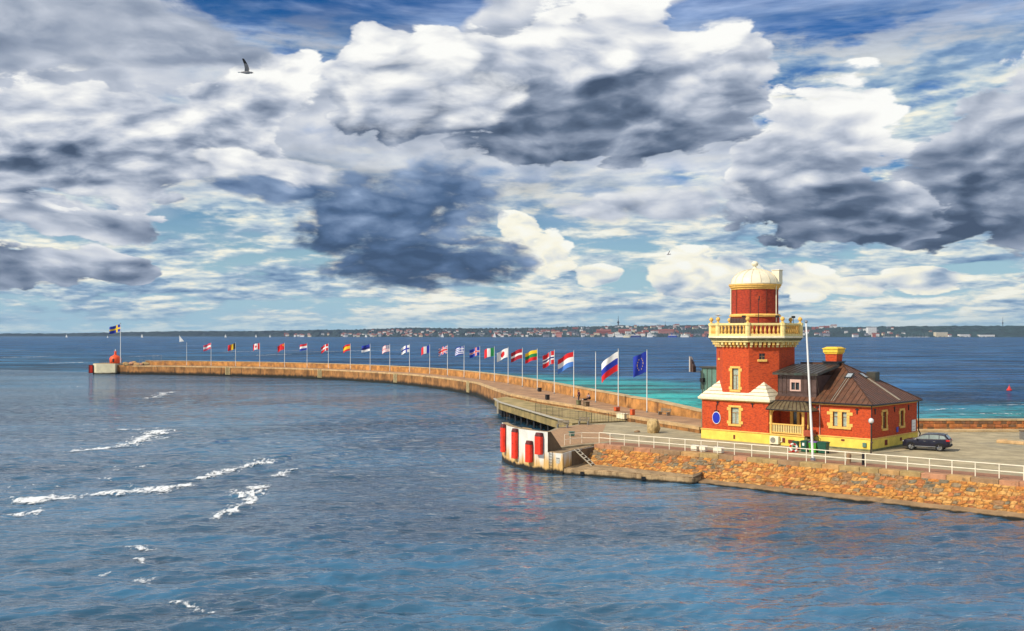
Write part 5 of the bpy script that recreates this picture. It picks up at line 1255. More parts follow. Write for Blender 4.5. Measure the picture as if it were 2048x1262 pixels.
T = thing('lifebuoy', 'red and white lifebuoy leaning low behind the railing near the bins', 'lifebuoy', (29.75, 105.6, YARD))
def torus_seg(R_, r, a0, a1, n=8, m=8):
    b = MB()
    for i in range(n+1):
        a = a0+(a1-a0)*i/n
        for j in range(m): t = 2*PI*j/m; b.v.append(((R_+r*math.cos(t))*math.cos(a), r*math.sin(t), (R_+r*math.cos(t))*math.sin(a)))
    for i in range(n):
        for j in range(m): b.f.append((i*m+j, i*m+(j+1) % m, (i+1)*m+(j+1) % m, (i+1)*m+j)); b.m.append(0)
    return b
REDP = material('red_paint', (0.55, 0.025, 0.02), .45, .1, 4.0)
for k in range(8):
    o = smooth(torus_seg(.40, .11, 2*PI*k/8, 2*PI*(k+1)/8).build('segment', REDP if k % 2 else WHITE, T)); o.location = (0, 0, .50); o.rotation_euler = (-.35, 0, .3)
b = MB(); b.box(-.5, .5, -.12, .3, 0, .08); b.build('stand', REDP, T)
# boulder
def rock(r, sq3, seed, n=16, m=11, amp=.14):
    b = MB(); b.sphere((0, 0, 0), 1.0, n, m); rr = random.Random(seed); dirs = [(Vector((rr.gauss(0, 1), rr.gauss(0, 1), rr.gauss(0, 1))).normalized(), rr.uniform(.72, .95)) for _ in range(12)]
    out = []
    for p in b.v:
        v = Vector(p); d_ = v.normalized(); L2 = 1.0
        for q, k in dirs:
            c_ = d_.dot(q)
            if c_ > .05: L2 = min(L2, k/c_)
        out.append((d_.x*L2*r*sq3[0], d_.y*L2*r*sq3[1], d_.z*L2*r*sq3[2]))
    b.v = out; return b
BOUL = material('boulder_stone', (.46, .33, .15), .9, .3, 2.0, bump=.03, bscale=5)
o = smooth(rock(1.0, (.95, .95, 1.25), 5).build('boulder', BOUL, None, False, (17.9, 126.6, YARD+.72)), 25); tag(o, 'large pale boulder standing on the gravel yard left of the tower', 'boulder')
o = smooth(rock(.35, (1.2, 1, .55), 9).build('stone', COPM[3], None, False, (15.9, 127.2, YARD+.1)), 25); tag(o, 'small dark stone lying left of the big boulder', 'stone')
# benches by the jetty fence
BEN = material('bench_wood', (.20, .16, .11), .8, .25, 4.0)
def bench(x, y, z, rz, label, L2=1.5):
    T = thing('bench', label, 'bench', (x, y, z), rz)
    for k in range(3): b = MB(); b.box(-L2/2, L2/2, -.30+k*.19, -.13+k*.19, .46, .51); b.build('seat_slat', BEN, T)
    for k in range(2): b = MB(); b.box(-L2/2, L2/2, .28+k*.05, .32+k*.05, .62+k*.2, .78+k*.2); b.build('back_slat', BEN, T)
    for s_ in (-1, 1):
        b = MB(); b.box(s_*L2*.42-.05, s_*L2*.42+.05, -.3, .3, 0, .46); b.box(s_*L2*.42-.04, s_*L2*.42+.04, .30, .36, .3, .98); b.build('leg', GREYMET, T)
bench(6.75, 133.3, YARD+.007, -.35, 'weathered bench at the corner of the paved yard beside the jetty', 1.6)
bench(9.9, 138.0, YARD+.007, -.35, 'weathered bench just inside the jetty fence', 1.5)
bench(21.9, 143.9, WALK, -1.1, 'dark bench against the sea wall left of the tower', 2.4)
# fence on the jetty
def fence(pts, label, h=1.3, step=.42, mat=None):
    T = thing('bar_fence', label, 'fence'); mt = mat or FBAR
    me = MB().tube((0, 0, .08), (0, 0, h), .022, .022, 4).mesh('bar', mt)
    for a, c in zip(pts[:-1], pts[1:]):
        a, c = Vector(a), Vector(c); n = max(2, int((c-a).length/step))
        for k in range(n+1):
            p = a.lerp(c, k/n)
            if k % 6 == 0: b = MB(); b.tube((p.x, p.y, p.z), (p.x, p.y, p.z+h+.06), .04, .04, 5); b.build('post', mt, T)
            else: link('bar', me, T, p)
        for z_ in (.12, h): b = MB(); b.tube(a+Vector((0, 0, z_)), c+Vector((0, 0, z_)), .028, .028, 4); b.build('rail', mt, T)
FBAR = material('fence_bar', (.055, .045, .035), .6, .2, 4.0)
fence([(3.7, 158.7, 2.67), (7.4, 147.6, 2.67), (11.0, 139.4, 2.67)], 'dark bar fence running along the mossy jetty deck')
fence([(11.1, 139.5, 2.67), (16.4, 141.0, 2.55)], 'dark bar fence closing the jetty off from the gravel yard')
def crate(x, y, z, label, mat, sx=.7, sy=.5, h=.9, rz=0., nm='utility_box', cat='box'):
    T = thing(nm, label, cat, (x, y, z), rz)
    b = MB(); b.box(-sx, sx, -sy, sy, .08, h); bevel(b.build('body', mat, T), .03)
    b = MB(); b.box(-sx-.05, sx+.05, -sy-.05, sy+.05, h+.002, h+.1); bevel(b.build('lid', mat, T), .02)
    b = MB(); b.box(-sx+.06, sx-.06, -sy+.06, sy-.06, 0, .078); b.build('foot', BLACK, T)
    return T
ORAN = material('orange_paint', (.62, .11, .03), .45, .12, 3.0)
crate(15.9, 151.5, WALK, 'low red-orange equipment box at the walkway edge below the starred flag', ORAN, .42, .25, .55, .6)
crate(17.3, 143.6, WALK, 'orange equipment box beside the pale concrete block', ORAN, .28, .25, .8, .6)
crate(16.0, 144.9, 2.67, 'pale yellow concrete block below the walkway edge', CREAM, 1.0, .4, .75, -1.1)
crate(12.0, 161.6, WALK, 'dark grey box on the walkway edge in front of the two people', CONCD, .5, .35, .7, -1.15)
crate(11.0, 164.8, WALK, 'olive box next to the dark grey box on the walkway edge', OLIVE, .35, .3, .7, -1.15)
crate(6.3, 178.0, WALK, 'dark box on the walkway edge under the wine-red flag', BLACK, .35, .3, .8, -1.2)
crate(5.6, 203.0, WALK, 'small dark box at the foot of the striped-flag poles, farther out', BLACK, .4, .3, .7, -1.2)
crate(7.3, 122.2, YARD, 'small green utility box on the tan paving above the dolphin', GREENM, .3, .22, .5, .3)
# planter block and dark post at the right edge
T = thing('concrete_planter', 'low wedge-shaped concrete slab at the right edge of the yard', 'planter', (55.6, 113.6, YARD))
b = MB(); b.prism([(0, 1.2), (2.0, -1.0), (9, -1.0), (9, 2.6), (1.0, 2.6)], 0.0, .34); bevel(b.build('kerb', EDGEM, T), .04)
b = MB(); b.prism([(1.2, 1.2), (2.4, -.4), (9, -.4), (9, 2.1), (1.8, 2.1)], .342, .37); b.build('fill', GRAVEL, T)
T = thing('info_column', 'grey column standing on the slab at the right edge of the picture', 'column', (59.2, 115.2, YARD))
b = MB(); b.box(-.5, .5, -.5, .5, 0, 1.3); b.build('body', GREYMET, T); b = MB(); b.box(-.55, .55, -.55, .55, 1.302, 1.4); b.build('cap', CONCD, T)
# ------------------------------------------------------------------ people
def body(name, joints, edges, mats, parent, rad):
    me = bpy.data.meshes.new(name); me.from_pydata(joints, edges, []); o = link(name, me, parent)
    m = o.modifiers.new('skin', 'SKIN'); me.skin_vertices[0].data[0].use_root = True
    for i, r in enumerate(rad): me.skin_vertices[0].data[i].radius = (r, r)
    s_ = o.modifiers.new('sub', 'SUBSURF'); s_.levels = 1; s_.render_levels = 1
    me.materials.append(mats); return o
SKIN = material('skin', (.50, .27, .18), .6, .05, 4.0); HAIR = material('dark_hair', (.03, .018, .012), .7, .1, 4.0)
PURP = material('plum_coat', (.13, .025, .07), .85, .1, 5.0); DENIM = material('dark_trousers', (.02, .022, .05), .85, .15, 5.0); LILAC = material('grey_top', (.36, .33, .42), .85, .1, 5.0)
def person(x, y, z, rz, label, pose, top, legs):
    T = thing('person', label, 'person', (x, y, z), rz)
    if pose == 'stand':
        J = dict(pel=(0, 0, .95), ch=(0, .01, 1.28), nk=(0, .01, 1.48), hd=(0, -.02, 1.60), ht=(0, -.02, 1.70), shl=(-.19, 0, 1.42), shr=(.19, 0, 1.42), ell=(-.24, .02, 1.15), elr=(.24, -.10, 1.18), hal=(-.23, -.05, .90), har=(.30, -.36, 1.22),
                 hil=(-.10, 0, .92), hir=(.10, 0, .92), knl=(-.11, -.02, .50), knr=(.11, .02, .50), anl=(-.11, .02, .08), anr=(.12, .05, .08), tol=(-.12, -.16, .04), tor=(.13, -.13, .04))
    else:
        J = dict(pel=(0, .1, .42), ch=(0, -.04, .74), nk=(0, -.10, .93), hd=(0, -.15, 1.05), ht=(0, -.16, 1.14), shl=(-.2, -.08, .88), shr=(.2, -.08, .88), ell=(-.28, -.26, .66), elr=(.28, -.26, .66), hal=(-.16, -.46, .55), har=(.16, -.46, .55),
                 hil=(-.12, .08, .40), hir=(.12, .08, .40), knl=(-.2, -.34, .50), knr=(.2, -.34, .50), anl=(-.17, -.10, .08), anr=(.17, -.10, .08), tol=(-.18, -.28, .04), tor=(.18, -.28, .04))
    R_ = dict(pel=.15, ch=.16, nk=.065, hd=.10, ht=.085, shl=.075, shr=.075, ell=.052, elr=.052, hal=.04, har=.04, hil=.10, hir=.10, knl=.066, knr=.066, anl=.045, anr=.045, tol=.04, tor=.04)
    ks = list(J); ed = [('pel', 'ch'), ('ch', 'nk'), ('nk', 'hd'), ('hd', 'ht'), ('ch', 'shl'), ('shl', 'ell'), ('ell', 'hal'), ('ch', 'shr'), ('shr', 'elr'), ('elr', 'har'), ('pel', 'hil'), ('hil', 'knl'), ('knl', 'anl'), ('anl', 'tol'), ('pel', 'hir'), ('hir', 'knr'), ('knr', 'anr'), ('anr', 'tor')]
    bm_ = body('body', [J[k] for k in ks], [(ks.index(a), ks.index(c)) for a, c in ed], SKIN, T, [R_[k] for k in ks])
    up = ['ch', 'pel', 'nk', 'shl', 'ell', 'shr', 'elr']; ue = [('ch', 'pel'), ('ch', 'nk'), ('ch', 'shl'), ('shl', 'ell'), ('ch', 'shr'), ('shr', 'elr')]
    body('jacket', [J[k] for k in up], [(up.index(a), up.index(c)) for a, c in ue], top, T, [R_[k]*1.16+.012 if k != 'nk' else .075 for k in up])
    lo = ['pel', 'hil', 'knl', 'anl', 'hir', 'knr', 'anr']; le = [('pel', 'hil'), ('hil', 'knl'), ('knl', 'anl'), ('pel', 'hir'), ('hir', 'knr'), ('knr', 'anr')]
    body('trousers', [J[k] for k in lo], [(lo.index(a), lo.index(c)) for a, c in le], legs, T, [R_[k]*1.16+.012 for k in lo])
    b = MB(); h = Vector(J['ht']); b.sphere((h.x, h.y+.025, h.z-.01), .118, 12, 8, sq=(1, 1.0, .95)); smooth(b.build('hair', HAIR, T))
    for k, s_ in (('hal', -1), ('har', 1)):
        hd = link('hand', None, T, J[k]); b = MB(); b.box(-.035, .035, -.02, .02, -.09, .02); bevel(b.build('palm', SKIN, hd), .01)
        for f in range(4): b = MB(); b.tube((-.027+f*.018, 0, -.085), (-.027+f*.018, -.02, -.15-.02*(f in (1, 2))), .009, .007, 5); b.build('finger', SKIN, hd)
        b = MB(); b.tube((s_*-.035, 0, -.03), (s_*-.065, -.02, -.085), .011, .008, 5); b.build('thumb', SKIN, hd)
person(11.75, 176.0, WALK, .9, 'person in a plum jacket standing on the pier with one arm held out', 'stand', PURP, DENIM)
person(13.6, 176.6, WALK, -.9, 'person in a grey top crouching on the pier walkway', 'crouch', LILAC, DENIM)
T = thing('bag', 'black bag lying in front of the crouching person', 'bag', (12.85, 176.0, WALK), .3)
b = MB(); b.box(-.38, .38, -.18, .18, 0, .36); bevel(b.build('body', BLACK, T), .08, 3); b = MB(); b.path([(-.2, 0, .35), (-.12, 0, .52), (.12, 0, .52), (.2, 0, .35)], .02); b.build('handle', BLACK, T); b = MB(); b.box(-.42, -.385, -.12, .12, .1, .26); b.build('pocket', WHITE, T)
# ------------------------------------------------------------------ gulls
GW = material('gull_white', (.62, .62, .63), .7, .05, 6.0); GG = material('gull_grey', (.20, .20, .21), .7, .1, 6.0); GB = material('gull_black', (.02, .02, .022), .7, .1, 6.0); GY = material('gull_bill', (.55, .32, .04), .5, .1, 4.0)
def gull(loc, rz, label, pose, sc_=1.0, tilt=0.0):
    T = thing('seagull', label, 'seagull', loc, rz); T.scale = (sc_,)*3; T.rotation_euler = (tilt, 0, rz)
    b = MB(); pr = [(.001, -.34), (.035, -.30), (.055, -.18), (.085, -.02), (.08, .12), (.055, .21), (.05, .25), (.055, .29), (.035, .33), (.001, .345)]
    b.lathe(pr, 12); b.xf(Matrix.Rotation(PI/2, 4, 'Y')); smooth(b.build('body', GW if pose != 'fly' else GG, T), 60)      # +x forward
    b = MB(); b.tube((.34, 0, -.005), (.41, 0, -.02), .016, .004, 6); b.build('bill', GY, T)
    b = MB(); b.add([(-.28, -.03, 0), (-.28, .03, 0), (-.46, .08, -.01), (-.46, -.08, -.01), (-.28, -.03, .02), (-.28, .03, .02), (-.46, .08, 0), (-.46, -.08, 0)], [(0,1,2,3),(7,6,5,4),(0,4,5,1),(1,5,6,2),(2,6,7,3),(3,7,4,0)]); b.build('tail', GW, T)
    for s_ in (-1, 1):
        if pose == 'fly': ribs = [(0, .06, .02, .11, -.10), (.30, .16, .20, .14, -.08), (.62, .22, .46, .06, -.12), (.95, .25, .72, -.10, -.20)]
        else: ribs = [(0, .07, .02, .12, -.08), (-.0, .09, .0, -.10, -.22), (0, .07, .01, -.25, -.32), (0, .04, .01, -.40, -.42)]
        b = MB()
        for (u, y, z, xf_, xb) in ribs:
            if pose == 'fly': y, z = .05+u*.28, .02+u*.70
            b.v += [(xf_, s_*y, z+.012), (xb, s_*y, z), (xb, s_*y, z-.006), (xf_, s_*y, z-.012)]
        for k in range(3):
            for i in range(4): b.f.append((k*4+i, k*4+(i+1) % 4, k*4+4+(i+1) % 4, k*4+4+i)); b.m.append(1 if k == 2 else 0)
        b.f.append((12, 13, 14, 15)); b.m.append(1)
        b.build('wing', [GG, GB], T)
    if pose == 'perch':
        for s_ in (-1, 1): b = MB(); b.tube((0, s_*.035, -.07), (0, s_*.035, -.22), .012, .012, 5); b.build('leg', GY, T)
def at(px, py, Y): return ((px-1024)*Y/2000, Y, H-(py-668)*Y/2000)
gull(at(493, 145, 56), .12, 'grey and white seagull gliding high against the clouds at the left', 'fly', 1.0)
_v = [(TC[0]+(4.26+.58)/math.cos(PI/8)*math.cos(PI/8+i*PI/4), TC[1]+(4.26+.58)/math.cos(PI/8)*math.sin(PI/8+i*PI/4)) for i in range(8)]
_w = [(BX+(x_+y_)*math.sqrt(.5), BY+(y_-x_)*math.sqrt(.5)) for x_, y_ in _v]
_p = min(_w, key=lambda p: abs(1024+2000*p[0]/p[1]-1440)); gull((_p[0], _p[1], YARD+13.80+.72+.2), .3, 'seagull perched on a ball finial of the tower balustrade', 'perch', 1.1)
gull(at(1337, 509, 95), 2.6, 'tiny seagull flying above the low clouds left of the dome', 'fly', .55, .9)
# ------------------------------------------------------------------ pier head
T = thing('pier_end_block', 'cream concrete pier head with dark waterline at the end of the long pier', 'pier head')
b = MB(); b.prism([(-157.6, 376), (-155.6, 374.2), (-148.4, 374.2), (-148.4, 385), (-157.6, 385)], -1.2, 3.85); bevel(b.build('block', WCONH := material('cream_concrete', (.58, .54, .38), .85, .12, .5, bump=.01, fn=wet_fn(.2, .7)), T), .1)
b = MB(); b.prism([(-148.4, 376), (-140, 371), (-136, 370.5), (-136, 384), (-148.4, 385)], -1.2, 3.3); b.build('shoulder', STONE_P, T)
b = MB(); b.prism([(-157.2, 375.9), (-155.4, 374.5), (-148.8, 374.5), (-148.8, 384.6), (-157.2, 384.6)], 3.852, 3.95); b.build('deck', CONC, T)
for k in range(8): b = MB(); b.box(-154.5+k*.75, -154.42+k*.75, 374.6, 374.68, 3.95, 5.0); b.build('rail_post', BLACK, T)
for z_ in (4.45, 5.0): b = MB(); b.tube((-154.5, 374.64, z_), (-149, 374.64, z_), .05, .05, 4); b.build('rail', BLACK, T)
T = thing('fender', 'dark red fender on the seaward end of the far pier head', 'fender', (-158.0, 375.2, 0), .5)
b = MB(); b.box(-.8, .8, -.5, .4, .3, 3.4); bevel(b.build('face', FENDTOP, T), .05); b = MB(); b.box(-.5, .5, -.56, -.49, .5, 3.2); b.build('rubbing_strip', FEND, T)
T = thing('beacon', 'orange beacon buoy shape with a lamp mast on the far pier head', 'beacon', (-149.9, 378.0, 3.95))
OB = material('beacon_orange', (.80, .085, .012), .5, .12, .8)
b = MB(); b.lathe([(.001, 0), (1.95, 0), (2.1, .3), (2.1, 1.9), (1.7, 2.5), (.75, 3.0), (.55, 3.2)], 20); smooth(b.build('drum', OB, T), 40)
b = MB(); b.lathe([(.45, 3.15), (.38, 4.4), (.62, 4.45), (.62, 4.55), (.3, 4.6)], 12); smooth(b.build('mast', OB, T), 40)
b = MB(); b.tube((0, 0, 4.55), (0, 0, 5.3), .18, .12, 8); b.build('lamp', WHITE, T)
b = MB(); b.box(-.28, .28, -2.16, -2.06, .5, 1.8); b.build('hatch', BLACK, T)
flagpole(-147.4, 376.5, 3.9, 14.9, 'tall white flagpole on the far pier head with a blue and yellow flag', r=.14)
o = flag_mesh(nordic('blue', 'yellow', .09), 4.0, 2.7, 77, .42).build('flag', FM, None, True, (-147.5, 376.5, 18.6)); tag(o, 'blue flag with a yellow cross flying over the far pier head', 'flag')
for k in range(9):
    x, y = -144.2+k*1.0+rnd.uniform(-.4, .4), 373.6+rnd.uniform(-1, 1.2); o = smooth(rock(rnd.uniform(.8, 1.4), (1.2, 1, .7), 60+k, 10, 7).build('boulder', rnd.choice(COPM), None, False, (x, y, 3.5+rnd.uniform(0, .5))), 25)
    tag(o, 'brown rock in the heap beside the orange beacon', 'boulder', 'rocks heaped by the pier head')
fence([(-138.2, 371.0, 3.3), (-133.4, 369.6, 3.3)], 'low grey gate fence on the pier near its head', 2.2, .7, GREYMET)
fence([(-133.0, 370.6, 4.6), (-129.4, 369.4, 4.6)], 'taller grey fence panel on the sea wall near the pier head', 2.6, .6, GREYMET)
# timber fender groups on the pier face
TIMB = material('pale_timber', (.52, .42, .22), .85, .25, 3.0)
inn = [Vector(p) for p in resample(inner, 1.0)]
def near(px):                          # station on the pier's inner face
    return min(range(len(inn)), key=lambda i: abs(1024+2000*inn[i].x/inn[i].y-px))
for px, lab in ((457, 'near the black, yellow and red flag'), (640, 'near the red flag with the plain white cross'), (790, 'near the red and white striped flag'), (938, 'below the flag with the white-edged red cross')):
    i = near(px); p = inn[i]; t = (inn[min(i+1, len(inn)-1)]-inn[i-1]).normalized(); nn = Vector((-t.y, t.x))
    T = thing('timber_fender', 'pale timber piles on the pier face '+lab, 'fender', (p.x, p.y, 0), math.atan2(t.y, t.x), 'timber fenders on the pier')
    for k in range(4): b = MB(); b.box(-1.0+k*.6, -.78+k*.6, .06, .26, .5, 3.1+.25*(k % 2)); b.build('pile', TIMB, T)
    b = MB(); b.box(-1.1, 1.1, .0, .06, 1.5, 1.8); b.build('waler', BLACK, T)
# ------------------------------------------------------------------ far shore
def shoreY(x): return 4750 + 1500*max(0.0, min(1.0, (-x-300)/2200.0)) + 60*math.sin(x*.0021)
SKYL = [(-60, 668), (0, 667.6), (120, 667), (250, 664.5), (360, 662.5), (480, 662.8), (560, 661), (640, 660), (700, 659.5), (760, 657.5), (820, 655.2), (880, 656.3), (960, 656.8), (1040, 656), (1100, 655), (1140, 652.8), (1200, 653), (1240, 651), (1300, 652), (1360, 650.5), (1420, 650), (1480, 650), (1540, 652), (1600, 654), (1680, 654.2), (1750, 654), (1800, 653.3), (1860, 652.5), (1950, 652.2), (2048, 652), (2120, 652)]
def skyz(px):
    px = max(SKYL[0][0], min(SKYL[-1][0], px))
    for (a, ya), (c, yc) in zip(SKYL[:-1], SKYL[1:]):
        if a <= px <= c: return ya+(yc-ya)*(px-a)/(c-a)
    return 652
TREES = material('far_forest', (.014, .034, .030), .95, .45, .02, detail=6)
def hills():
    b = MB(); r = random.Random(3); xs = []; x = -4600.0
    while x < 4300: xs.append(x); x += 6.0
    rows = 9; nx = len(xs)
    wob = [[r.random() for _ in xs] for _ in range(rows)]
    for j in range(rows):
        f = j/(rows-1)
        for i, x in enumerate(xs):
            y0 = shoreY(x); px = 1024+2000*x/(y0+300); top = H+(668-skyz(px))*(y0+520)/2000
            d = 560*f; prof = math.sin(min(1.0, f*1.08)*PI/2)**1.25
            tree = (wob[j][i]*6+3.5*math.sin(i*1.7+j*2.3)*math.sin(i*.31+j)) if f > .12 else 0.0
            z = -1+(top-5)*prof+(tree if j < rows-1 else tree*.8)+(2.0 if f > 0 else 0)
            b.v.append((x, y0+d+r.uniform(-12, 12), z))
    for j in range(rows-1):
        for i in range(nx-1): a = j*nx+i; b.f.append((a, a+1, a+nx+1, a+nx)); b.m.append(0)
    # a further ridge closes the skyline behind
    o = b.build('wooded_hills', TREES); structure(o); return o
hills()
HM = dict(white=material('far_white', (.72, .71, .68), .8, .08, .2), cream=material('far_cream', (.62, .54, .38), .8, .08, .2), brick=material('far_brick', (.34, .085, .05), .85, .15, .2), rose=material('far_rose', (.46, .19, .15), .85, .12, .2), grey=material('far_grey', (.30, .31, .34), .8, .1, .2))
HR = dict(tile=material('far_tile', (.22, .07, .045), .85, .15, .2), slate=material('far_slate', (.07, .075, .09), .8, .15, .2), flat=material('far_flatroof', (.36, .35, .34), .8, .1, .2))
WIN = material('far_window', (.03, .035, .05), .2, .1, .2)
HMESH = {}
def hmesh(w, d, h, wall, roof):
    key = (w, d, h, wall, roof)
    if key not in HMESH:
        b = MB(); b.box(-w/2, w/2, 0, d, -4, h)
        if roof == 'flat': b.box(-w/2-.3, w/2+.3, -.3, d+.3, h+.01, h+.8, 1)
        else:
            rh = min(w, d)*.42; ov = .6
            b.add([(-w/2-ov, -ov, h), (w/2+ov, -ov, h), (w/2+ov, d+ov, h), (-w/2-ov, d+ov, h), (-w/2-ov, d/2, h+rh), (w/2+ov, d/2, h+rh)], [(0, 1, 5, 4), (2, 3, 4, 5), (1, 2, 5), (3, 0, 4), (3, 2, 1, 0)], 1)
        ns = max(1, int(h/3)); nc = max(2, int(w/4))
        for s_ in range(ns):
            for c in range(nc): cx = -w/2+w*(c+.5)/nc; b.box(cx-.7, cx+.7, -.12, -.02, s_*3+.9, s_*3+2.3, 2)
        HMESH[key] = b.mesh('far_house', [HM[wall], HR[roof], WIN])
    return HMESH[key]
def town():
    r = random.Random(21)
    spans = [(560, 640, 10, .2, 'over the plain red flag'), (640, 720, 16, .35, 'over the red and yellow flag'), (720, 800, 30, .6, 'over the starred striped flag'), (800, 905, 34, .6, 'over the white and blue cross flags'), (905, 1000, 22, .5, 'over the middle flags'), (1000, 1085, 30, .6, 'over the red-disc flag'), (1085, 1180, 30, .7, 'over the navy-cross flag'),
             (1180, 1300, 36, .75, 'around the tall mast'), (1300, 1420, 40, .8, 'close left of the lighthouse'), (1590, 1700, 26, .85, 'right of the lighthouse'), (1700, 1800, 18, .85, 'around the high-rise'), (1800, 1960, 9, .35, 'by the far harbour works'), (1960, 2048, 7, .5, 'at the right edge')]
    kinds = [('white', 'tile'), ('white', 'slate'), ('cream', 'tile'), ('brick', 'tile'), ('rose', 'tile'), ('grey', 'slate'), ('white', 'flat')]
    names = {k: 'far %s %s with %s roof' % (k[0], 'house' if k[1] != 'flat' else 'building', dict(tile='red', slate='dark', flat='flat')[k[1]]) for k in kinds}
    cnt = 0
    for (a, c, n, up, where) in spans:
        for _ in range(n):
            if cnt >= 298: return
            px = r.uniform(a, c); f = r.random()**1.6*up
            x0 = (px-1024)*4950/2000; y0 = shoreY(x0); d = 10+470*f; Y = y0+d; x = (px-1024)*Y/2000
            top = H+(668-skyz(px))*(y0+520)/2000; ff = d/560; z = -1+(top-5)*math.sin(min(1, ff*1.08)*PI/2)**1.25+2.0+r.uniform(1, 5)
            wl, rf = r.choices(kinds, [6, 4, 3, 3 if 1080 < px < 1420 else 1, 3 if 1080 < px < 1420 else 1, 2, 2])[0]
            big = 1080 < px < 1420 or 1600 < px < 1790
            w_ = r.choice((12, 16, 22, 30)) if big else r.choice((10, 12, 15, 18)); h_ = r.choice((6, 9, 12)) if big else r.choice((5, 6, 8))
            o = link('far_house', hmesh(w_, 10, h_, wl, rf), None, (x, Y, z-1.5), r.uniform(-.4, .4)); tag(o, names[(wl, rf)]+' '+('up the slope ' if f > .3 else 'near the water ')+where, 'house', 'houses on the far shore '+where); cnt += 1
town()
def far_building(nm, px, w, h, d, label, cat, wall, roof, depth=30, extra=None, z=1.0):
    x0 = (px-1024)*4900/2000; Y = shoreY(x0)+d; x = (px-1024)*Y/2000
    T = thing(nm, label, cat, (x, Y, z)); b = MB(); b.box(-w/2, w/2, 0, depth, -3, h); b.build('wall', HM[wall], T)
    if roof == 'gable': b = MB(); b.add([(-w/2-1, -1, h), (w/2+1, -1, h), (w/2+1, depth+1, h), (-w/2-1, depth+1, h), (-w/2-1, depth/2, h+8), (w/2+1, depth/2, h+8)], [(0, 1, 5, 4), (2, 3, 4, 5), (1, 2, 5), (3, 0, 4), (3, 2, 1, 0)]); b.build('roof', HR['tile'], T)
    else: b = MB(); b.box(-w/2-.5, w/2+.5, -.5, depth+.5, h+.01, h+1.2); b.build('roof', HR['flat'], T)
    ns, nc = max(1, int(h/3.4)), max(2, int(w/5))
    m_ = MB(); m_.box(-.9, .9, -.15, -.02, 0, 1.7); me = m_.mesh('window', WIN)
    for s_ in range(ns):
        for c in range(nc): link('window', me, T, (-w/2+w*(c+.5)/nc, 0, s_*3.4+1.1))
    return T
far_building('apartment_block', 1745, 40, 44, 60, 'white high-rise block on the far shore right of the lighthouse tower', 'building', 'white', 'flat', z=2)
far_building('brick_block', 1208, 70, 16, 110, 'long red brick building on the far shore left of the tall mast', 'building', 'brick', 'gable', z=14)
far_building('brick_block', 1250, 60, 16, 120, 'red brick building on the far shore under the tall mast', 'building', 'brick', 'gable', z=16)
far_building('brick_block', 1333, 75, 15, 110, 'long red brick building on the far shore near the lighthouse tower', 'building', 'rose', 'gable', z=16)
far_building('factory', 1884, 55, 22, 20, 'cream harbour works on the far shore at the right', 'building', 'cream', 'flat', z=1)
far_building('factory', 1930, 45, 12, 20, 'low white harbour shed right of the cream works on the far shore', 'building', 'white', 'flat', z=1)
far_building('factory', 1975, 70, 10, 20, 'long low white shed near the right edge of the far shore', 'building', 'white', 'flat', z=1)
far_building('hall', 1262, 45, 12, 15, 'pale terminal hall at the water on the far shore', 'building', 'cream', 'flat', z=1)
def mast(px, ytop, ybase, r0, label):
    Y = 5250; x = (px-1024)*Y/2000; zt = H+(668-ytop)*Y/2000; zb = 20
    T = thing('far_mast', label, 'mast', (x, Y, zb)); b = MB(); b.tube((0, 0, 0), (0, 0, (zt-zb)*.72), r0, r0*.7, 8); b.build('shaft', HR['slate'], T)
    b = MB(); b.tube((0, 0, (zt-zb)*.72), (0, 0, zt-zb), r0*.45, r0*.2, 6); b.build('antenna', HR['slate'], T); b = MB(); b.lathe([(r0*.7, -4), (r0*1.5, -1), (r0*1.5, 3), (r0*.7, 6)], 10, (0, 0, (zt-zb)*.62)); b.build('platform', HR['slate'], T)
mast(1236.5, 632, 655, 4.0, 'tall dark tower mast rising over the far shore left of the lighthouse')
mast(1330.5, 642, 655, 2.0, 'thin radio mast on the far hills just left of the lighthouse')
mast(2005.5, 634, 660, 2.4, 'thin radio mast on the far hills at the right edge')
# ships and sails
def sail(px, py, Y0, hh, label, lean=0.0):
    Y = Y0; x = (px-1024)*Y/2000; T = thing('sailing_boat', label, 'sailboat', (x, Y, 0)); T.rotation_euler = (0, lean, 0)
    L2 = hh*.62; b = MB(); st = [(-L2/2, .2, .7), (-L2*.3, .8, .8), (0, 1.1, .9), (L2*.3, .7, 1.0), (L2/2, .05, 1.15)]
    for (xx, w, z) in st: b.v += [(xx, -w, z), (xx, 0, -.4), (xx, w, z)]
    for k in range(4):
        for i in range(3): b.f.append((k*3+i, k*3+(i+1) % 3, k*3+3+(i+1) % 3, k*3+3+i)); b.m.append(0)
    b.build('hull', WHITE, T)
    b = MB(); b.tube((.3, 0, .8), (.3, 0, hh+.8), .12, .06, 5); b.build('mast', GREYMET, T)
    b = MB(); b.add([(.2, .05, 1.6), (-L2*.48, .5, 1.6), (.25, .05, hh+.6), (.2, -.05, 1.6), (-L2*.48, .4, 1.6), (.25, -.05, hh+.6)], [(0, 1, 2), (5, 4, 3), (0, 3, 4, 1), (1, 4, 5, 2)]); b.build('mainsail', WHITE, T)
    b = MB(); b.add([(.5, .05, 1.2), (L2*.48, .1, 1.2), (.35, .05, hh*.85), (.5, -.03, 1.2), (L2*.48, 0, 1.2), (.35, -.03, hh*.85)], [(0, 2, 1), (3, 4, 5), (1, 2, 5, 4)]); b.build('jib', WHITE, T)
sail(363.5, 684, 1850, 13.5, 'white sailing boat heeling over, left of the row of flags', -.35)
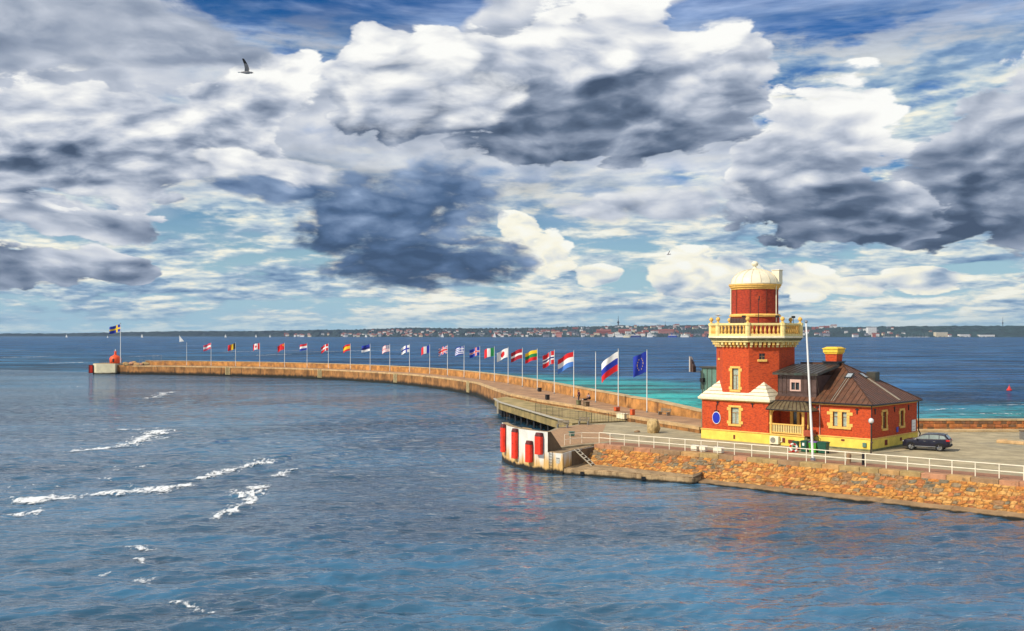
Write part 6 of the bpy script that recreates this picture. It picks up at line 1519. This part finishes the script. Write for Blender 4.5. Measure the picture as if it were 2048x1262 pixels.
for px, Y, h_, lab in ((133, 4300, 14, 'small white sail far off left of the flag on the pier head'), (215, 3900, 9, 'low white boat far off behind the pier-head flag'), (284, 4200, 16, 'small white sail far off right of the pier-head flag'), (451, 4300, 15, 'small white sail above the faded red flag'),
                       (512, 4500, 14, 'small white sail above the red flag with the leaf'), (540, 4500, 13, 'small white sail right of the leaf flag'), (732, 4400, 18, 'white sail on the far water above the banded blue flag'), (885, 4500, 20, 'white sail on the far water above the flag of crosses'), (989, 4600, 24, 'white sail on the far water above the green, white and red flag')):
    sail(px, 0, Y, h_, lab)
def ship(px, Y, L2, label, hull, decks=2, nm='ferry'):
    x = (px-1024)*Y/2000; T = thing(nm, label, 'ship', (x, Y, 0)); b = MB()
    b.prism([(-L2/2, -5), (L2*.38, -5), (L2/2, 0), (L2*.38, 5), (-L2/2, 5)], -.5, 7, top=[(-L2/2, -5.4), (L2*.40, -5.4), (L2*.54, 0), (L2*.40, 5.4), (-L2/2, 5.4)]); b.build('hull', hull, T)
    for k in range(decks): b = MB(); b.box(-L2*(.42-.06*k), L2*(.34-.07*k), -4.5, 4.5, 7.01+k*4, 10.9+k*4); b.build('deckhouse', WHITE, T); b = MB(); b.box(-L2*(.40-.06*k), L2*(.32-.07*k), -4.6, -4.52, 8.4+k*4, 9.6+k*4); b.build('window_band', WIN, T)
    b = MB(); b.box(-L2*.16, -L2*.06, -2, 2, 7+decks*4, 12+decks*4); b.build('funnel', hull, T)
    b = MB(); b.tube((L2*.15, 0, 7+decks*4), (L2*.15, 0, 16+decks*4), .4, .2, 5); b.build('mast', WHITE, T)
ship(1240, 4660, 38, 'white ferry at the far shore below the tall mast', WHITE, 2); ship(1253.5, 4250, 28, 'small pale ferry out on the water in front of the far shore', CREAM, 1)
ship(1300, 4650, 28, 'white ship with a tall superstructure at the far quay', WHITE, 3); ship(1272, 4690, 46, 'dark blue ship moored at the far quay', FC['navy'], 1); ship(1370, 4600, 40, 'long low white ship near the far shore beside the lighthouse', WHITE, 1); ship(1345, 4660, 42, 'blue-hulled ship at the far quay left of the lighthouse', FC['blue'], 1)
r5 = random.Random(5)
for k in range(34):
    px = r5.uniform(1768, 1858); Y = 4690+r5.uniform(-15, 15); x = (px-1024)*Y/2000; h_ = r5.uniform(14, 24)
    T = thing('moored_yacht', 'moored yacht with a bare mast in the far marina', 'sailboat', (x, Y, 0), 0, 'yachts in the far marina')
    b = MB(); b.prism([(-5, -1.5), (3, -1.5), (6, 0), (3, 1.5), (-5, 1.5)], -.3, 1.6); b.build('hull', WHITE, T); b = MB(); b.tube((0, 0, 1.5), (0, 0, h_), .35, .25, 4); b.build('mast', GREYMET, T)
T = thing('channel_buoy', 'small red buoy floating on the blue water at the right edge', 'buoy', ((2018.5-1024)*265/2000, 265, 0))
b = MB(); b.lathe([(.001, -.3), (.6, -.2), (.7, .2), (.45, .5), (.2, 1.1), (.001, 1.15)], 12); smooth(b.build('float', REDP, T), 40); b = MB(); b.tube((0, 0, 1.1), (0, 0, 1.6), .08, .05, 6); b.build('top_mark', REDP, T)
# ------------------------------------------------------------------ foam on the water
def foam_mat():
    m = bpy.data.materials.new('sea_foam'); m.use_nodes = True; nt = m.node_tree; b = nt.nodes['Principled BSDF']; out = nt.nodes['Material Output']
    b.inputs['Base Color'].default_value = (.80, .83, .84, 1); b.inputs['Roughness'].default_value = .8
    at_ = nt.nodes.new('ShaderNodeAttribute'); at_.attribute_name = 'cover'; cv = E(nt, at_.outputs['Fac'])
    g = nt.nodes.new('ShaderNodeNewGeometry'); x, y, z = sep(E(nt, g.outputs['Position']))
    n1 = noise(nt, xyz(nt, x*.55, y*.35, 0.0), 1.0, 6, .65, dist=.6); n2 = noise(nt, xyz(nt, x*2.6, y*1.1, 2.0), 1.0, 5, .7)
    a = (n1*.9+n2*.9+cv*.40).ss(1.16, 1.36)
    tr = nt.nodes.new('ShaderNodeBsdfTransparent'); mx = nt.nodes.new('ShaderNodeMixShader')
    nt.links.new((a*.92).k, mx.inputs[0]); nt.links.new(tr.outputs[0], mx.inputs[1]); nt.links.new(b.outputs[0], mx.inputs[2]); nt.links.new(mx.outputs[0], out.inputs[0])
    return m
FOAM = foam_mat()
def foam(pts, w0, w1, strength=1.0, label='streak of white foam drifting on the harbour water'):
    P_ = [Vector(((px-1024)*(2000*H/(py-668))/2000, 2000*H/(py-668))) for px, py in pts]
    fine = resample([tuple(p) for p in P_], max(.3, sum((c-a).length for a, c in zip(P_[:-1], P_[1:]))/160)); n = len(fine)
    r = random.Random(len(pts)+int(pts[0][0])); b = MB(); cov = []
    for i, p in enumerate(fine):
        f = i/(n-1); t = (fine[min(i+1, n-1)]-fine[max(i-1, 0)]).normalized(); nn = Vector((-t.y, t.x)); w = (w0+(w1-w0)*f)*(1.3+.5*math.sin(i*.21+w0*9)+.25*r.random()); end = min(1.0, min(f, 1-f)*7)
        for k in range(9):
            q = p+nn*w*(k-4)/4.0; b.v.append((q.x, q.y, .05)); cov.append((1-abs(k-4)/4.0)*strength*.92*end)
    for i in range(n-1):
        for k in range(8): a = i*9+k; b.f.append((a, a+1, a+10, a+9)); b.m.append(0)
    va = np.array(b.v); rr_ = np.hypot(va[:, 0], va[:, 1]); hz_ = wave_z(va[:, 0], va[:, 1], np.maximum(1.5*rr_**2/(2000*H), .12))*np.clip((520-rr_)/250, 0, 1)
    b.v = [(p[0], p[1], .04+float(h_)+rr*.0004) for p, h_, rr in zip(b.v, hz_, rr_)]
    o = b.build('foam_streak', FOAM, None, True); at_ = o.data.attributes.new('cover', 'FLOAT', 'POINT'); at_.data.foreach_set('value', cov); stuff(o, label)
def Z(pts): return [(x/1.906, 600+y/1.906) for x, y in pts]
foam(Z([(-40, 788), (100, 768), (250, 755), (400, 740), (560, 728), (680, 712), (770, 688)]), 2.6, 2.6, 1.25)
foam(Z([(680, 700), (800, 672), (860, 655), (920, 638), (985, 625), (1010, 605), (1075, 597)]), 1.6, 1.8, 1.15)
foam(Z([(745, 862), (800, 840), (860, 815), (910, 790), (960, 765), (945, 735), (1000, 708), (1045, 690)]), 1.0, 2.6, 1.1)
foam(Z([(1040, 680), (1090, 655), (1165, 648)]), 2.2, 1.2, 1.0)
foam(Z([(120, 595), (250, 580), (400, 568), (500, 552), (540, 530), (600, 505), (645, 483)]), 1.8, 3.0, 1.15)
foam(Z([(380, 492), (480, 497), (560, 495), (640, 486)]), 2.0, 2.0, .95); foam(Z([(530, 541), (620, 528), (720, 520)]), 2.0, 1.5, .9)
foam(Z([(535, 382), (590, 372), (630, 355), (705, 348)]), 3.0, 3.0, .95); foam(Z([(600, 415), (650, 408), (700, 405)]), 2.4, 2.4, .75)
foam(Z([(500, 925), (540, 955), (630, 965)]), 1.6, 1.4, .9); foam(Z([(520, 980), (550, 1005), (580, 1020)]), 1.2, 1.0, .9); foam(Z([(505, 1055), (560, 1078), (640, 1084)]), .9, .8, .95); foam(Z([(370, 1040), (400, 1052), (440, 1056)]), .9, .7, .8)
foam(Z([(620, 1148), (700, 1160), (770, 1180), (850, 1192)]), 1.0, .8, .9); foam(Z([(-20, 825), (100, 816), (205, 797)]), 1.3, 1.0, 1.1)
foam(Z([(10, 720), (90, 712), (210, 698)]), 1.6, 1.4, .85); foam(Z([(215, 637), (300, 630)]), 1.6, 1.2, .8); foam(Z([(340, 668), (480, 642), (670, 622)]), 1.8, 1.4, .75); foam(Z([(385, 680), (440, 688), (510, 702)]), 1.2, 1.0, .85); foam(Z([(200, 725), (230, 712)]), 1.4, 1.2, .8)
foam(Z([(240, 330), (330, 333)]), 3.0, 2.5, .8); foam(Z([(280, 480), (355, 475)]), 2.0, 1.8, .85); foam(Z([(440, 345), (560, 345)]), 3.0, 2.5, .7)
W_ = 'thin line of foam on the open sea beyond the pier'
for p in ([(-20, 716), (60, 715), (110, 713)], [(90, 728), (180, 725)], [(250, 714), (330, 712)], [(420, 706), (520, 703), (640, 701)], [(600, 705), (720, 702), (850, 700)], [(340, 693), (420, 692)], [(500, 712), (590, 709)], [(1100, 688), (1200, 687)], [(930, 693), (1010, 692)], [(0, 702), (70, 701)]): foam(p, 9, 7, .95, W_)
for p in ([(1850, 822), (1900, 818), (1960, 820)], [(1900, 830), (2000, 828), (2070, 830)], [(1960, 812), (2060, 810)]): foam(p, 1.4, 1.2, .95, 'white crest of a wave breaking towards the sea wall')
# ------------------------------------------------------------------ air
def haze():
    b = MB(); b.box(-5200, 5200, -120, 6900, -1.0, 150.0); o = b.build('haze', [])
    m = bpy.data.materials.new('haze'); m.use_nodes = True; nt = m.node_tree
    for n in list(nt.nodes):
        if n.type == 'BSDF_PRINCIPLED': nt.nodes.remove(n)
    v = nt.nodes.new('ShaderNodeVolumePrincipled'); v.inputs['Color'].default_value = (.50, .70, 1.0, 1); v.inputs['Density'].default_value = HAZE_D; v.inputs['Anisotropy'].default_value = .2
    nt.links.new(v.outputs[0], nt.nodes['Material Output'].inputs['Volume']); o.data.materials.append(m); stuff(o, 'thin pale sea haze over the strait')
HAZE_D = 0.000045
haze()
